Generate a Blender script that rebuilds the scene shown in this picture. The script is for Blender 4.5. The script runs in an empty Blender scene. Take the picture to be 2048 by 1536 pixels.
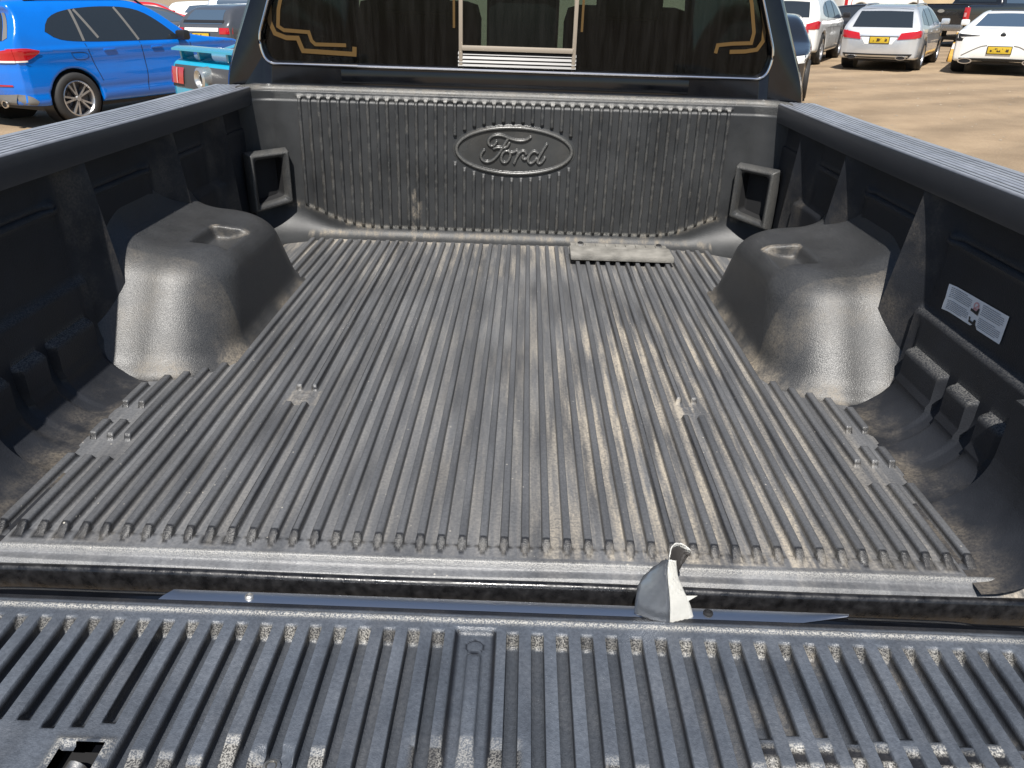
import bpy, bmesh, math, random
import numpy as np
from mathutils import Vector, Matrix
from mathutils.bvhtree import BVHTree

random.seed(7); rng = np.random.default_rng(7)
sc = bpy.context.scene
COL = sc.collection

# ------------------------------------------------------------------ camera, sky, sun, exposure
CAM_PITCH, CAM_H, FOC = 0.468, 1.63, 1538.0          # focal length in pixels of a 2048 wide frame
cam_d = bpy.data.cameras.new('camera'); cam = bpy.data.objects.new('camera', cam_d); COL.objects.link(cam)
cam_d.sensor_width = 36.0; cam_d.lens = FOC / 2048 * 36.0
cam_d.clip_start = 0.02; cam_d.clip_end = 2000
cam.location = (0, 0, CAM_H); cam.rotation_euler = (math.pi / 2 - CAM_PITCH, 0, 0)
sc.camera = cam
SUN_EL, SUN_AZ = math.radians(57), math.radians(185)   # azimuth clockwise from +y (the view direction)
w = bpy.data.worlds.new('World'); sc.world = w; w.use_nodes = True
nt = w.node_tree; nt.nodes.clear()
sky = nt.nodes.new('ShaderNodeTexSky'); sky.sky_type = 'NISHITA'; sky.sun_disc = False
sky.sun_elevation = SUN_EL; sky.sun_rotation = SUN_AZ
sky.air_density = 1.0; sky.dust_density = 0.6; sky.ozone_density = 1.2
bg = nt.nodes.new('ShaderNodeBackground'); bg.inputs['Strength'].default_value = 0.062
wo = nt.nodes.new('ShaderNodeOutputWorld')
nt.links.new(sky.outputs[0], bg.inputs[0]); nt.links.new(bg.outputs[0], wo.inputs[0])
sd = bpy.data.lights.new('sun', 'SUN'); sd.energy = 4.9; sd.angle = math.radians(0.53); sd.color = (1.0, 0.965, 0.91)
sun = bpy.data.objects.new('sun', sd); COL.objects.link(sun)
sdir = Vector((math.sin(SUN_AZ) * math.cos(SUN_EL), math.cos(SUN_AZ) * math.cos(SUN_EL), math.sin(SUN_EL)))
sun.rotation_euler = sdir.to_track_quat('Z', 'Y').to_euler(); sun.location = sdir * 30
vs = sc.view_settings; vs.view_transform = 'Standard'; vs.look = 'None'; vs.gamma = 1.0
vs.exposure = 0.60; vs.use_curve_mapping = False

# ------------------------------------------------------------------ helpers
def link(o, parent=None):
    COL.objects.link(o)
    if parent is not None: o.parent = parent
    return o
def tag(o, label=None, cat=None, group=None, kind=None):
    if label: o['label'] = label
    if cat: o['category'] = cat
    if group: o['group'] = group
    if kind: o['kind'] = kind
    return o
def empty(name, loc=(0, 0, 0), rot=(0, 0, 0), parent=None):
    o = bpy.data.objects.new(name, None); o.empty_display_size = 0.2
    o.location = loc; o.rotation_euler = rot
    return link(o, parent)
def mesh(name, verts, faces, mat, parent=None, smooth=True, attr=None, loc=None, sharp=None):
    me = bpy.data.meshes.new(name)
    verts = np.asarray(verts, dtype=np.float32)
    if isinstance(faces, np.ndarray):
        me.vertices.add(len(verts)); me.vertices.foreach_set('co', verts.ravel())
        nf, k = faces.shape
        me.loops.add(nf * k); me.polygons.add(nf)
        me.polygons.foreach_set('loop_start', np.arange(nf, dtype=np.int32) * k)
        me.loops.foreach_set('vertex_index', faces.astype(np.int32).ravel())
        me.update(calc_edges=True)
    else:
        me.from_pydata([tuple(map(float, v)) for v in verts], [], faces)
    me.validate()
    if smooth:
        me.polygons.foreach_set('use_smooth', np.ones(len(me.polygons), dtype=bool))
        if sharp is not None: me.set_sharp_from_angle(angle=math.radians(sharp))
    if attr:
        for an, av in attr.items():
            a = me.attributes.new(an, 'FLOAT', 'POINT'); a.data.foreach_set('value', np.asarray(av, dtype=np.float32))
    if mat is not None: me.materials.append(mat)
    o = bpy.data.objects.new(name, me)
    if loc is not None: o.location = loc
    return link(o, parent)
class MB:
    """collects several shapes into one mesh"""
    def __init__(s): s.v = []; s.f = []
    def add(s, v, f):
        n = len(s.v); s.v += [tuple(map(float, p)) for p in v]; s.f += [tuple(int(i) + n for i in q) for q in f]
    def box(s, c, d, rz=0.0, bev=0.0, rx=0.0):
        bm = bmesh.new(); bmesh.ops.create_cube(bm, size=1.0)
        for v in bm.verts: v.co = Vector((v.co.x * d[0], v.co.y * d[1], v.co.z * d[2]))
        if bev > 0: bmesh.ops.bevel(bm, geom=bm.edges[:], offset=bev, segments=2, profile=0.6, affect='EDGES')
        R = Matrix.Rotation(rz, 3, 'Z') @ Matrix.Rotation(rx, 3, 'X')
        bm.verts.index_update()
        s.add([R @ v.co + Vector(c) for v in bm.verts], [[v.index for v in f.verts] for f in bm.faces]); bm.free()
    def grid(s, P):
        P = np.asarray(P); a, b = P.shape[:2]
        s.add(P.reshape(-1, 3), [(i * b + j, i * b + j + 1, (i + 1) * b + j + 1, (i + 1) * b + j) for i in range(a - 1) for j in range(b - 1)])
    def lathe(s, prof, c=(0, 0, 0), axis='z', n=24, ang0=0.0):
        vs = []
        for k in range(n):
            t = 2 * math.pi * k / n + ang0
            for r, h in prof:
                p = (r * math.cos(t), r * math.sin(t), h)
                if axis == 'y': p = (p[0], p[2], p[1])
                if axis == 'x': p = (p[2], p[0], p[1])
                vs.append((p[0] + c[0], p[1] + c[1], p[2] + c[2]))
        m = len(prof)
        s.add(vs, [(k * m + i, k * m + i + 1, ((k + 1) % n) * m + i + 1, ((k + 1) % n) * m + i) for k in range(n) for i in range(m - 1)])
    def tube(s, pts, r, n=8, taper=None, caps=True):
        pts = [Vector(p) for p in pts]; rings = []
        up = Vector((0, 0, 1))
        for i, p in enumerate(pts):
            t = (pts[min(i + 1, len(pts) - 1)] - pts[max(i - 1, 0)]).normalized()
            a = t.cross(up)
            if a.length < 1e-4: a = t.cross(Vector((1, 0, 0)))
            a.normalize(); b = a.cross(t)
            rr = r if taper is None else taper[i]
            rings.append([p + (a * math.cos(2 * math.pi * k / n) + b * math.sin(2 * math.pi * k / n)) * rr for k in range(n)])
        vs = [v for q in rings for v in q]
        fs = [(i * n + k, i * n + (k + 1) % n, (i + 1) * n + (k + 1) % n, (i + 1) * n + k) for i in range(len(pts) - 1) for k in range(n)]
        if caps: fs += [tuple(range(n))[::-1], tuple((len(pts) - 1) * n + k for k in range(n))]
        s.add(vs, fs)
    def build(s, name, mat, parent=None, smooth=True, sharp=40, loc=None):
        return mesh(name, s.v, s.f, mat, parent, smooth, loc=loc, sharp=sharp)
def gridfaces(a, b, flip=False):
    i = np.arange(a - 1)[:, None]; j = np.arange(b - 1)[None, :]
    q = np.stack([i * b + j, i * b + j + 1, (i + 1) * b + j + 1, (i + 1) * b + j], -1).reshape(-1, 4)
    return q[:, ::-1] if flip else q
def sstep(t): t = np.clip(t, 0, 1); return t * t * (3 - 2 * t)
def chaikin(p, n=2, closed=True):
    p = np.asarray(p, float)
    for _ in range(n):
        q = np.roll(p, -1, 0) if closed else p[1:]
        a = p if closed else p[:-1]
        r = np.stack([a * .75 + q * .25, a * .25 + q * .75], 1).reshape(-1, p.shape[1])
        if not closed: r = np.vstack([p[:1], r, p[-1:]])
        p = r
    return p
def poly_sdf(P, X, Y):
    P = np.asarray(P, float); d = np.full(X.shape, 1e9); ins = np.zeros(X.shape, bool)
    for k in range(len(P)):
        a, b = P[k], P[(k + 1) % len(P)]; e = b - a
        wx, wy = X - a[0], Y - a[1]
        t = np.clip((wx * e[0] + wy * e[1]) / (e @ e + 1e-12), 0, 1)
        d = np.minimum(d, (wx - e[0] * t) ** 2 + (wy - e[1] * t) ** 2)
        c = (a[1] > Y) != (b[1] > Y)
        ins ^= c & (X < (b[0] - a[0]) * (Y - a[1]) / (b[1] - a[1] + 1e-12) + a[0])
    d = np.sqrt(d); return np.where(ins, -d, d)
def smax(a, b, k): h = np.clip(.5 - .5 * (b - a) / k, 0, 1); return b * (1 - h) + a * h + k * h * (1 - h)
def smin(a, b, k): return -smax(-a, -b, k)
def surface_nets(F, org, dx):
    """solid where F<0 ; returns verts, quads"""
    S = F < 0
    nx, ny, nz = F.shape
    cs = [(i, j, k) for i in (0, 1) for j in (0, 1) for k in (0, 1)]
    sl = lambda o: (slice(o[0], nx - 1 + o[0]), slice(o[1], ny - 1 + o[1]), slice(o[2], nz - 1 + o[2]))
    cnt = sum(S[sl(c)].astype(np.int8) for c in cs)
    act = (cnt > 0) & (cnt < 8)
    idx = -np.ones(act.shape, np.int64); A = np.argwhere(act); idx[act] = np.arange(len(A))
    acc = np.zeros((len(A), 3)); num = np.zeros(len(A))
    val = [F[sl(c)][act] for c in cs]
    for a in range(8):
        for b in range(a + 1, 8):
            ca, cb = np.array(cs[a]), np.array(cs[b])
            if np.abs(ca - cb).sum() != 1: continue
            m = (val[a] < 0) != (val[b] < 0)
            t = np.where(m, val[a] / (val[a] - val[b] + 1e-12), 0)
            acc += np.where(m[:, None], ca + (cb - ca) * t[:, None], 0); num += m
    V = (A + acc / num[:, None])
    quads = []
    for ax in range(3):
        o = [0, 0, 0]; o[ax] = 1
        lo = [slice(None)] * 3; hi = [slice(None)] * 3; lo[ax] = slice(0, -1); hi[ax] = slice(1, None)
        s0, s1 = S[tuple(lo)], S[tuple(hi)]
        E = np.argwhere(s0 != s1)
        u, v = [(1, 2), (2, 0), (0, 1)][ax]
        ok = (E[:, u] > 0) & (E[:, v] > 0) & (E[:, u] < F.shape[u] - 1) & (E[:, v] < F.shape[v] - 1); E = E[ok]
        def ci(du, dv):
            G = E.copy(); G[:, u] -= du; G[:, v] -= dv; return idx[G[:, 0], G[:, 1], G[:, 2]]
        q = np.stack([ci(1, 1), ci(0, 1), ci(0, 0), ci(1, 0)], 1)
        fl = ~s0[E[:, 0], E[:, 1], E[:, 2]]
        q[fl] = q[fl][:, ::-1]
        quads.append(q)
    Q = np.vstack(quads)
    # Newton step on the sampled field
    G = np.gradient(F, dx)
    def tri(f, p):
        i = np.clip(np.floor(p).astype(int), 0, np.array(f.shape) - 2); t = p - i; r = 0
        for c in cs:
            wgt = np.prod([t[:, n] if c[n] else 1 - t[:, n] for n in range(3)], axis=0)
            r = r + wgt * f[i[:, 0] + c[0], i[:, 1] + c[1], i[:, 2] + c[2]]
        return r
    for _ in range(2):
        f0 = tri(F, V); g = np.stack([tri(q, V) for q in G], 1); n2 = (g * g).sum(1) + 1e-6
        st = np.clip((f0 / n2)[:, None] * g / dx, -.5, .5); V = V - st * .8
    return V * dx + np.asarray(org), Q

# ------------------------------------------------------------------ materials
def new_mat(name):
    m = bpy.data.materials.new(name); m.use_nodes = True
    return m, m.node_tree.nodes, m.node_tree.links, m.node_tree.nodes['Principled BSDF']
def simple(name, col, rough=.5, metal=0.0, coat=0.0, spec=.5, bump=0.0, bscale=300, var=0.0, vscale=8):
    m, N, L, B = new_mat(name)
    B.inputs['Base Color'].default_value = (*col, 1); B.inputs['Roughness'].default_value = rough
    B.inputs['Metallic'].default_value = metal; B.inputs['Coat Weight'].default_value = coat
    B.inputs['Coat Roughness'].default_value = .04; B.inputs['Specular IOR Level'].default_value = spec
    tc = N.new('ShaderNodeTexCoord')
    if var > 0:
        n = N.new('ShaderNodeTexNoise'); n.inputs['Scale'].default_value = vscale; n.inputs['Detail'].default_value = 6
        L.new(tc.outputs['Object'], n.inputs['Vector'])
        mr = N.new('ShaderNodeMapRange'); mr.inputs[1].default_value = .3; mr.inputs[2].default_value = .7
        mr.inputs[3].default_value = 1 - var; mr.inputs[4].default_value = 1 + var
        L.new(n.outputs['Fac'], mr.inputs[0])
        mx = N.new('ShaderNodeMix'); mx.data_type = 'RGBA'; mx.blend_type = 'MULTIPLY'; mx.inputs[0].default_value = 1
        mx.inputs[6].default_value = (*col, 1); L.new(mr.outputs[0], mx.inputs[7]); L.new(mx.outputs[2], B.inputs['Base Color'])
        m2 = N.new('ShaderNodeMath'); m2.operation = 'MULTIPLY'; m2.inputs[1].default_value = rough
        L.new(mr.outputs[0], m2.inputs[0]); L.new(m2.outputs[0], B.inputs['Roughness'])
    if bump > 0:
        n = N.new('ShaderNodeTexNoise'); n.inputs['Scale'].default_value = bscale; n.inputs['Detail'].default_value = 3
        L.new(tc.outputs['Object'], n.inputs['Vector'])
        b = N.new('ShaderNodeBump'); b.inputs['Strength'].default_value = bump; b.inputs['Distance'].default_value = .002
        L.new(n.outputs['Fac'], b.inputs['Height']); L.new(b.outputs[0], B.inputs['Normal'])
    return m
def plastic(name, col, rough=.45, bump=.5, gscale=420, dustcol=(.36, .30, .22), streak=True, gdist=.0012, spec=.5, fade_lit_col=(.20, .205, .215), specks=0.):
    """grained black plastic; vertex attribute 'dust' lays dry dust, 'wear' greyed scuffs and painted glints"""
    m, N, L, B = new_mat(name)
    tc = N.new('ShaderNodeTexCoord'); obj = tc.outputs['Object']
    def noise(scale, detail, vec=obj, rough_=.6):
        n = N.new('ShaderNodeTexNoise'); n.inputs['Scale'].default_value = scale; n.inputs['Detail'].default_value = detail
        n.inputs['Roughness'].default_value = rough_; L.new(vec, n.inputs['Vector']); return n.outputs['Fac']
    def mrange(src, a, b, c=0., d=1.):
        r = N.new('ShaderNodeMapRange'); L.new(src, r.inputs[0])
        for i, v in enumerate((a, b, c, d)): r.inputs[i + 1].default_value = v
        return r.outputs[0]
    def math_(op, a, b):
        n = N.new('ShaderNodeMath'); n.operation = op
        for i, v in enumerate((a, b)):
            if isinstance(v, (int, float)): n.inputs[i].default_value = v
            else: L.new(v, n.inputs[i])
        return n.outputs[0]
    mp = N.new('ShaderNodeMapping'); L.new(obj, mp.inputs['Vector'])
    mp.inputs['Scale'].default_value = (48, 3.6, 26) if streak else (9, 9, 9)
    streaks = noise(1.0, 7, mp.outputs[0]); fine = noise(190, 4); blot = noise(7, 5); grain = noise(gscale, 2)
    ad = N.new('ShaderNodeAttribute'); ad.attribute_name = 'dust'
    aw = N.new('ShaderNodeAttribute'); aw.attribute_name = 'wear_shine'  # real scuffs, also sun glints painted into the colour
    dmask = math_('MULTIPLY', ad.outputs['Fac'], mrange(streaks, .42, .62, .08, 1.35))
    dmask = math_('MULTIPLY', dmask, mrange(fine, .34, .66, .35, 1.25))
    dmask = math_('MINIMUM', dmask, 1.0)
    wmask = math_('MULTIPLY', aw.outputs['Fac'], mrange(grain, .44, .56, .1, 1.2))
    wmask = math_('MINIMUM', wmask, 1.0)
    # small stray specks and scratches
    vo = N.new('ShaderNodeTexVoronoi'); vo.inputs['Scale'].default_value = 42; L.new(obj, vo.inputs['Vector'])
    spk = math_('MULTIPLY', mrange(vo.outputs['Distance'], .085, .04, 0, .9), mrange(blot, .44, .58, 0, specks))
    basev = N.new('ShaderNodeMix'); basev.data_type = 'RGBA'
    basev.inputs[6].default_value = (*[c * .72 for c in col], 1); basev.inputs[7].default_value = (*[c * 1.3 for c in col], 1)
    L.new(mrange(blot, .3, .7), basev.inputs[0])
    af = N.new('ShaderNodeAttribute'); af.attribute_name = 'fade_lit'  # pale scuffed tops and groove floors; unlightened walls hold painted shade
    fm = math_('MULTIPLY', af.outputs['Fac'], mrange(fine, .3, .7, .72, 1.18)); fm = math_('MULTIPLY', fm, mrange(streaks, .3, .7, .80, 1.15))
    mf = N.new('ShaderNodeMix'); mf.data_type = 'RGBA'; L.new(fm, mf.inputs[0]); L.new(basev.outputs[2], mf.inputs[6]); mf.inputs[7].default_value = (*fade_lit_col, 1)
    m1 = N.new('ShaderNodeMix'); m1.data_type = 'RGBA'; L.new(wmask, m1.inputs[0]); L.new(mf.outputs[2], m1.inputs[6])
    m1.inputs[7].default_value = (.40, .385, .35, 1)
    m2 = N.new('ShaderNodeMix'); m2.data_type = 'RGBA'; L.new(dmask, m2.inputs[0]); L.new(m1.outputs[2], m2.inputs[6])
    dc = N.new('ShaderNodeMix'); dc.data_type = 'RGBA'; L.new(mrange(streaks, .35, .7), dc.inputs[0])
    dc.inputs[6].default_value = (.22, .20, .175, 1); dc.inputs[7].default_value = (*dustcol, 1); L.new(dc.outputs[2], m2.inputs[7])
    m3 = N.new('ShaderNodeMix'); m3.data_type = 'RGBA'; L.new(spk, m3.inputs[0]); L.new(m2.outputs[2], m3.inputs[6])
    m3.inputs[7].default_value = (.45, .42, .37, 1)
    L.new(m3.outputs[2], B.inputs['Base Color'])
    rr = math_('ADD', mrange(blot, .3, .7, rough - .05, rough + .08), math_('MULTIPLY', dmask, .35)); L.new(rr, B.inputs['Roughness'])
    B.inputs['Specular IOR Level'].default_value = spec
    b = N.new('ShaderNodeBump'); b.inputs['Strength'].default_value = bump; b.inputs['Distance'].default_value = gdist
    L.new(grain, b.inputs['Height']); L.new(b.outputs[0], B.inputs['Normal'])
    return m
def glass(name, tint, rough=.02, refl=1.0, dust=0.):
    """dark tinted pane: part see-through, part mirror"""
    m, N, L, B = new_mat(name)
    N.remove(B)
    tr = N.new('ShaderNodeBsdfTransparent'); tr.inputs[0].default_value = (*tint, 1)
    gl = N.new('ShaderNodeBsdfGlossy'); gl.inputs['Roughness'].default_value = rough
    fr = N.new('ShaderNodeFresnel'); fr.inputs['IOR'].default_value = 1.5
    mu = N.new('ShaderNodeMath'); mu.operation = 'MULTIPLY'; mu.inputs[1].default_value = refl; L.new(fr.outputs[0], mu.inputs[0])
    mx = N.new('ShaderNodeMixShader'); L.new(mu.outputs[0], mx.inputs[0]); L.new(tr.outputs[0], mx.inputs[1]); L.new(gl.outputs[0], mx.inputs[2])
    if dust > 0:
        tc = N.new('ShaderNodeTexCoord'); mp = N.new('ShaderNodeMapping'); mp.inputs['Scale'].default_value = (38, 1, 3.5); L.new(tc.outputs['Object'], mp.inputs[0])
        n = N.new('ShaderNodeTexNoise'); n.inputs['Scale'].default_value = 1.0; n.inputs['Detail'].default_value = 7; n.inputs['Roughness'].default_value = .7; L.new(mp.outputs[0], n.inputs['Vector'])
        r = N.new('ShaderNodeMapRange'); r.inputs[1].default_value = .40; r.inputs[2].default_value = .75; r.inputs[3].default_value = .004; r.inputs[4].default_value = dust; L.new(n.outputs['Fac'], r.inputs[0])
        df = N.new('ShaderNodeBsdfDiffuse'); df.inputs[0].default_value = (.34, .33, .31, 1)
        m4 = N.new('ShaderNodeMixShader'); L.new(r.outputs[0], m4.inputs[0]); L.new(mx.outputs[0], m4.inputs[1]); L.new(df.outputs[0], m4.inputs[2]); mx = m4
    L.new(mx.outputs[0], N['Material Output'].inputs[0])
    return m
def faded_sheen(name, c0, c1):  # sun-bleached tone that also holds painted sky sheen on upward ridges
    m, N, L, B = new_mat(name)
    at = N.new('ShaderNodeAttribute'); at.attribute_name = 'wear_shine'
    tc = N.new('ShaderNodeTexCoord'); n = N.new('ShaderNodeTexNoise'); n.inputs['Scale'].default_value = 30; n.inputs['Detail'].default_value = 6; L.new(tc.outputs['Object'], n.inputs['Vector'])
    mr = N.new('ShaderNodeMapRange'); mr.inputs[1].default_value = .3; mr.inputs[2].default_value = .65; mr.inputs[3].default_value = .72; mr.inputs[4].default_value = 1.05; L.new(n.outputs['Fac'], mr.inputs[0])
    mu = N.new('ShaderNodeMath'); mu.operation = 'MULTIPLY'; L.new(at.outputs['Fac'], mu.inputs[0]); L.new(mr.outputs[0], mu.inputs[1])
    mx = N.new('ShaderNodeMix'); mx.data_type = 'RGBA'; L.new(mu.outputs[0], mx.inputs[0]); mx.inputs[6].default_value = (*c0, 1); mx.inputs[7].default_value = (*c1, 1)
    L.new(mx.outputs[2], B.inputs['Base Color']); B.inputs['Roughness'].default_value = .32
    n2 = N.new('ShaderNodeTexNoise'); n2.inputs['Scale'].default_value = 450; L.new(tc.outputs['Object'], n2.inputs['Vector'])
    b = N.new('ShaderNodeBump'); b.inputs['Strength'].default_value = .25; b.inputs['Distance'].default_value = .001; L.new(n2.outputs['Fac'], b.inputs['Height']); L.new(b.outputs[0], B.inputs['Normal'])
    return m
M = {}
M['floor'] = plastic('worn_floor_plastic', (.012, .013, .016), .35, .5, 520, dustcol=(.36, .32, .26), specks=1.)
M['liner'] = plastic('black_liner_plastic', (.018, .0195, .0235), .44, .5, 330, streak=False, spec=.28)
M['well'] = plastic('wheel_well_plastic', (.026, .027, .029), .37, .6, 430, streak=False, gdist=.0012)
M['bulk'] = plastic('bulkhead_plastic', (.024, .025, .026), .46, .5, 480, streak=True)
M['badge'] = plastic('badge_plastic', (.032, .033, .033), .24, .18, 480, streak=False)
M['gate'] = plastic('tailgate_liner_plastic', (.011, .012, .015), .36, .7, 460, streak=False, gdist=.0013, fade_lit_col=(.115, .132, .16))  # bluish pale tone paints the sky's reflection on the rib tops
M['rail'] = faded_sheen('rail_cap_plastic', (.024, .026, .031), (.26, .27, .30))
M['track'] = simple('slider_track_plastic', (.035, .033, .031), .4)
M['black'] = simple('black_truck_paint', (.004, .0045, .006), .12, coat=.1, var=.3, vscale=14)
M['dirtyblack'] = simple('dirty_black_paint', (.010, .010, .011), .34, coat=.2, var=.5, vscale=60, bump=.25, bscale=180)
M['rubber'] = simple('black_rubber', (.012, .012, .013), .62)
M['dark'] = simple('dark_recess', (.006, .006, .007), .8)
M['polished'] = simple('polished_steel_strip', (.62, .64, .68), .33, 1.0)
M['chrome'] = simple('chrome', (.75, .75, .76), .12, 1.0)
M['steel'] = simple('dull_steel', (.42, .41, .39), .42, .9, bump=.3, bscale=250, var=.25, vscale=60)
M['trim'] = simple('window_trim_metal', (.40, .34, .27), .38, .4)
M['amber'] = simple('amber_defroster_trace', (.080, .042, .005), .5)
M['seat'] = simple('dark_seat_cloth', (.020, .021, .022), .85, bump=.3, bscale=200)
M['plate'] = simple('grey_rubber_pad', (.20, .19, .17), .75, bump=.6, bscale=160, var=.3, vscale=25)
M['rearglass'] = glass('tinted_rear_glass', (.25, .31, .30), .015, .28, .028)
M['windscreen'] = glass('windscreen_glass', (.60, .80, .76), .01, .7)
M['sticker'] = simple('white_sticker', (.78, .79, .80), .45)
M['ink'] = simple('sticker_ink', (.22, .23, .25), .6)
M['inkblack'] = simple('sticker_black_ink', (.015, .015, .017), .5)
M['inkpink'] = simple('sticker_pink_ink', (.70, .36, .36), .6)
M['foil'] = simple('silver_tape', (.33, .35, .38), .30, .85, bump=.2, bscale=45)
M['tapewhite'] = simple('pale_tape', (.56, .55, .51), .5, .0, bump=.3, bscale=60, var=.06, vscale=60)  # pale tone for one face, rim and torn tip

# ground under the whole lot
def ground_mat():
    m, N, L, B = new_mat('sandy_tarmac')
    tc = N.new('ShaderNodeTexCoord')
    def noise(s, d, sc_=(1, 1, 1)):
        mp = N.new('ShaderNodeMapping'); mp.inputs['Scale'].default_value = sc_; L.new(tc.outputs['Object'], mp.inputs[0])
        n = N.new('ShaderNodeTexNoise'); n.inputs['Scale'].default_value = s; n.inputs['Detail'].default_value = d; n.inputs['Roughness'].default_value = .65
        L.new(mp.outputs[0], n.inputs['Vector']); return n.outputs['Fac']
    big, mid, fine = noise(.35, 6, (1, 1.1, 1)), noise(1.3, 9, (.85, 1, 1)), noise(40, 4)
    r = N.new('ShaderNodeValToRGB'); e = r.color_ramp.elements
    e[0].position = .30; e[0].color = (.205, .143, .085, 1); e[1].position = .72; e[1].color = (.385, .283, .178, 1)
    ad = N.new('ShaderNodeMath'); ad.operation = 'MULTIPLY_ADD'; ad.inputs[1].default_value = .55; L.new(mid, ad.inputs[0])
    m2 = N.new('ShaderNodeMath'); m2.operation = 'MULTIPLY'; m2.inputs[1].default_value = .45; L.new(big, m2.inputs[0]); L.new(m2.outputs[0], ad.inputs[2])
    L.new(ad.outputs[0], r.inputs[0])
    mx = N.new('ShaderNodeMix'); mx.data_type = 'RGBA'; mx.blend_type = 'MULTIPLY'; mx.inputs[0].default_value = .6
    L.new(r.outputs[0], mx.inputs[6])
    r2 = N.new('ShaderNodeMapRange'); r2.inputs[1].default_value = .3; r2.inputs[2].default_value = .7; r2.inputs[3].default_value = .65; r2.inputs[4].default_value = 1.25
    L.new(fine, r2.inputs[0]); L.new(r2.outputs[0], mx.inputs[7])
    mp = N.new('ShaderNodeMapping'); mp.inputs['Location'].default_value = (-16, 3, 0); L.new(tc.outputs['Object'], mp.inputs[0])
    wv = N.new('ShaderNodeTexWave'); wv.wave_type = 'RINGS'; wv.rings_direction = 'Z'; wv.inputs['Scale'].default_value = .22; wv.inputs['Distortion'].default_value = 3.5
    wv.inputs['Detail'].default_value = 5; wv.inputs['Detail Scale'].default_value = 1.6; wv.inputs['Detail Roughness'].default_value = .7; L.new(mp.outputs[0], wv.inputs['Vector'])
    r3 = N.new('ShaderNodeMapRange'); r3.inputs[1].default_value = .1; r3.inputs[2].default_value = .9; r3.inputs[3].default_value = .80; r3.inputs[4].default_value = 1.06; L.new(wv.outputs['Fac'], r3.inputs[0])
    mx2 = N.new('ShaderNodeMix'); mx2.data_type = 'RGBA'; mx2.blend_type = 'MULTIPLY'; mx2.inputs[0].default_value = .8; L.new(mx.outputs[2], mx2.inputs[6]); L.new(r3.outputs[0], mx2.inputs[7])
    vs_ = noise(.9, 6, (1, 1, 1)); r4 = N.new('ShaderNodeMapRange'); r4.inputs[1].default_value = .64; r4.inputs[2].default_value = .70; r4.inputs[3].default_value = 1; r4.inputs[4].default_value = .62; L.new(vs_, r4.inputs[0])
    mx3 = N.new('ShaderNodeMix'); mx3.data_type = 'RGBA'; mx3.blend_type = 'MULTIPLY'; mx3.inputs[0].default_value = .7; L.new(mx2.outputs[2], mx3.inputs[6]); L.new(r4.outputs[0], mx3.inputs[7])
    L.new(mx3.outputs[2], B.inputs['Base Color'])
    B.inputs['Roughness'].default_value = .85
    b = N.new('ShaderNodeBump'); b.inputs['Strength'].default_value = .5; b.inputs['Distance'].default_value = .02; L.new(fine, b.inputs['Height']); L.new(b.outputs[0], B.inputs['Normal'])
    return m
M['ground'] = ground_mat()
gx = np.concatenate([-np.geomspace(900, 2, 14), np.linspace(-1, 1, 3), np.geomspace(2, 900, 14)])
sr = np.random.default_rng(5); ns = 1500
px_ = sr.uniform(1.5, 16, ns); py_ = sr.uniform(3.0, 26, ns); sz_ = sr.uniform(.006, .022, ns)
oc = np.array([(1, 0, 0), (0, 1, 0), (-1, 0, 0), (0, -1, 0), (0, 0, .7), (0, 0, -.3)]); of = np.array([(0, 1, 4), (1, 2, 4), (2, 3, 4), (3, 0, 4)])
sv = np.vstack([oc * sz_[i] * sr.uniform(.7, 1.3, (6, 3)) + np.array([px_[i], py_[i], sz_[i] * .2]) for i in range(ns)]); sf = np.vstack([of + 6 * i for i in range(ns)])
M['stone'] = simple('loose_stone', (.30, .25, .19), .9, var=.4, vscale=.8)
tag(mesh('gravel', sv, sf, M['stone'], smooth=False), 'loose pale stones scattered over the sandy lot to the right of the truck', 'gravel', kind='stuff')
GX, GY = np.meshgrid(gx, gx, indexing='ij')
tag(mesh('ground', np.stack([GX, GY, 0 * GX], -1).reshape(-1, 3), gridfaces(len(gx), len(gx), True), M['ground'], smooth=False), kind='structure')

# ================================================================== THE PICKUP TRUCK
# truck frame: x right, y towards the cab, z up, bed floor at z = 0; the truck leans a little on the sloping lot
ZF = 0.851
MT = Matrix(((0.9994, 0.0214, 0.0284), (-0.0218, 0.9997, 0.0136), (-0.0281, -0.0142, 0.9995)))
truck = empty('pickup_truck')
TT = Vector((-0.0462, 0.9959, 0.8511)) + MT @ Vector((0, 0, -ZF))
truck.matrix_world = Matrix.Translation(TT) @ MT.to_4x4()
tag(truck, 'black pickup truck seen from behind, tailgate down, ribbed black liner in its empty bed', 'pickup truck')
OFF = (0, 0, ZF)
def tpart(name, v, f, mat, parent=truck, **k): return mesh(name, v, f, mat, parent, loc=OFF if parent is truck else None, **k)
def tbuild(mb, name, mat, parent=truck, **k): return mb.build(name, mat, parent, loc=OFF if parent is truck else None, **k)
PI_ = .0339                                    # rib pitch
YB, ZTOP, WALL = 1.800, .498, .926             # bulkhead, rail height, side wall

def uniq(a, tol=4e-4):
    a = np.sort(np.asarray(a, float)); k = [0]
    for i in range(1, len(a)):
        if a[i] - a[k[-1]] > tol: k.append(i)
    return a[k]
def nz2(x, y, s, seed=0):                       # cheap smooth value noise
    r = np.random.default_rng(seed); T = r.random((64, 64))
    u, v = x * s, y * s; i, j = np.floor(u).astype(int), np.floor(v).astype(int); fu, fv = sstep(u - i), sstep(v - j)
    g = lambda a, b: T[a % 64, b % 64]
    return (g(i, j) * (1 - fu) + g(i + 1, j) * fu) * (1 - fv) + (g(i, j + 1) * (1 - fu) + g(i + 1, j + 1) * fu) * fv

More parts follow.
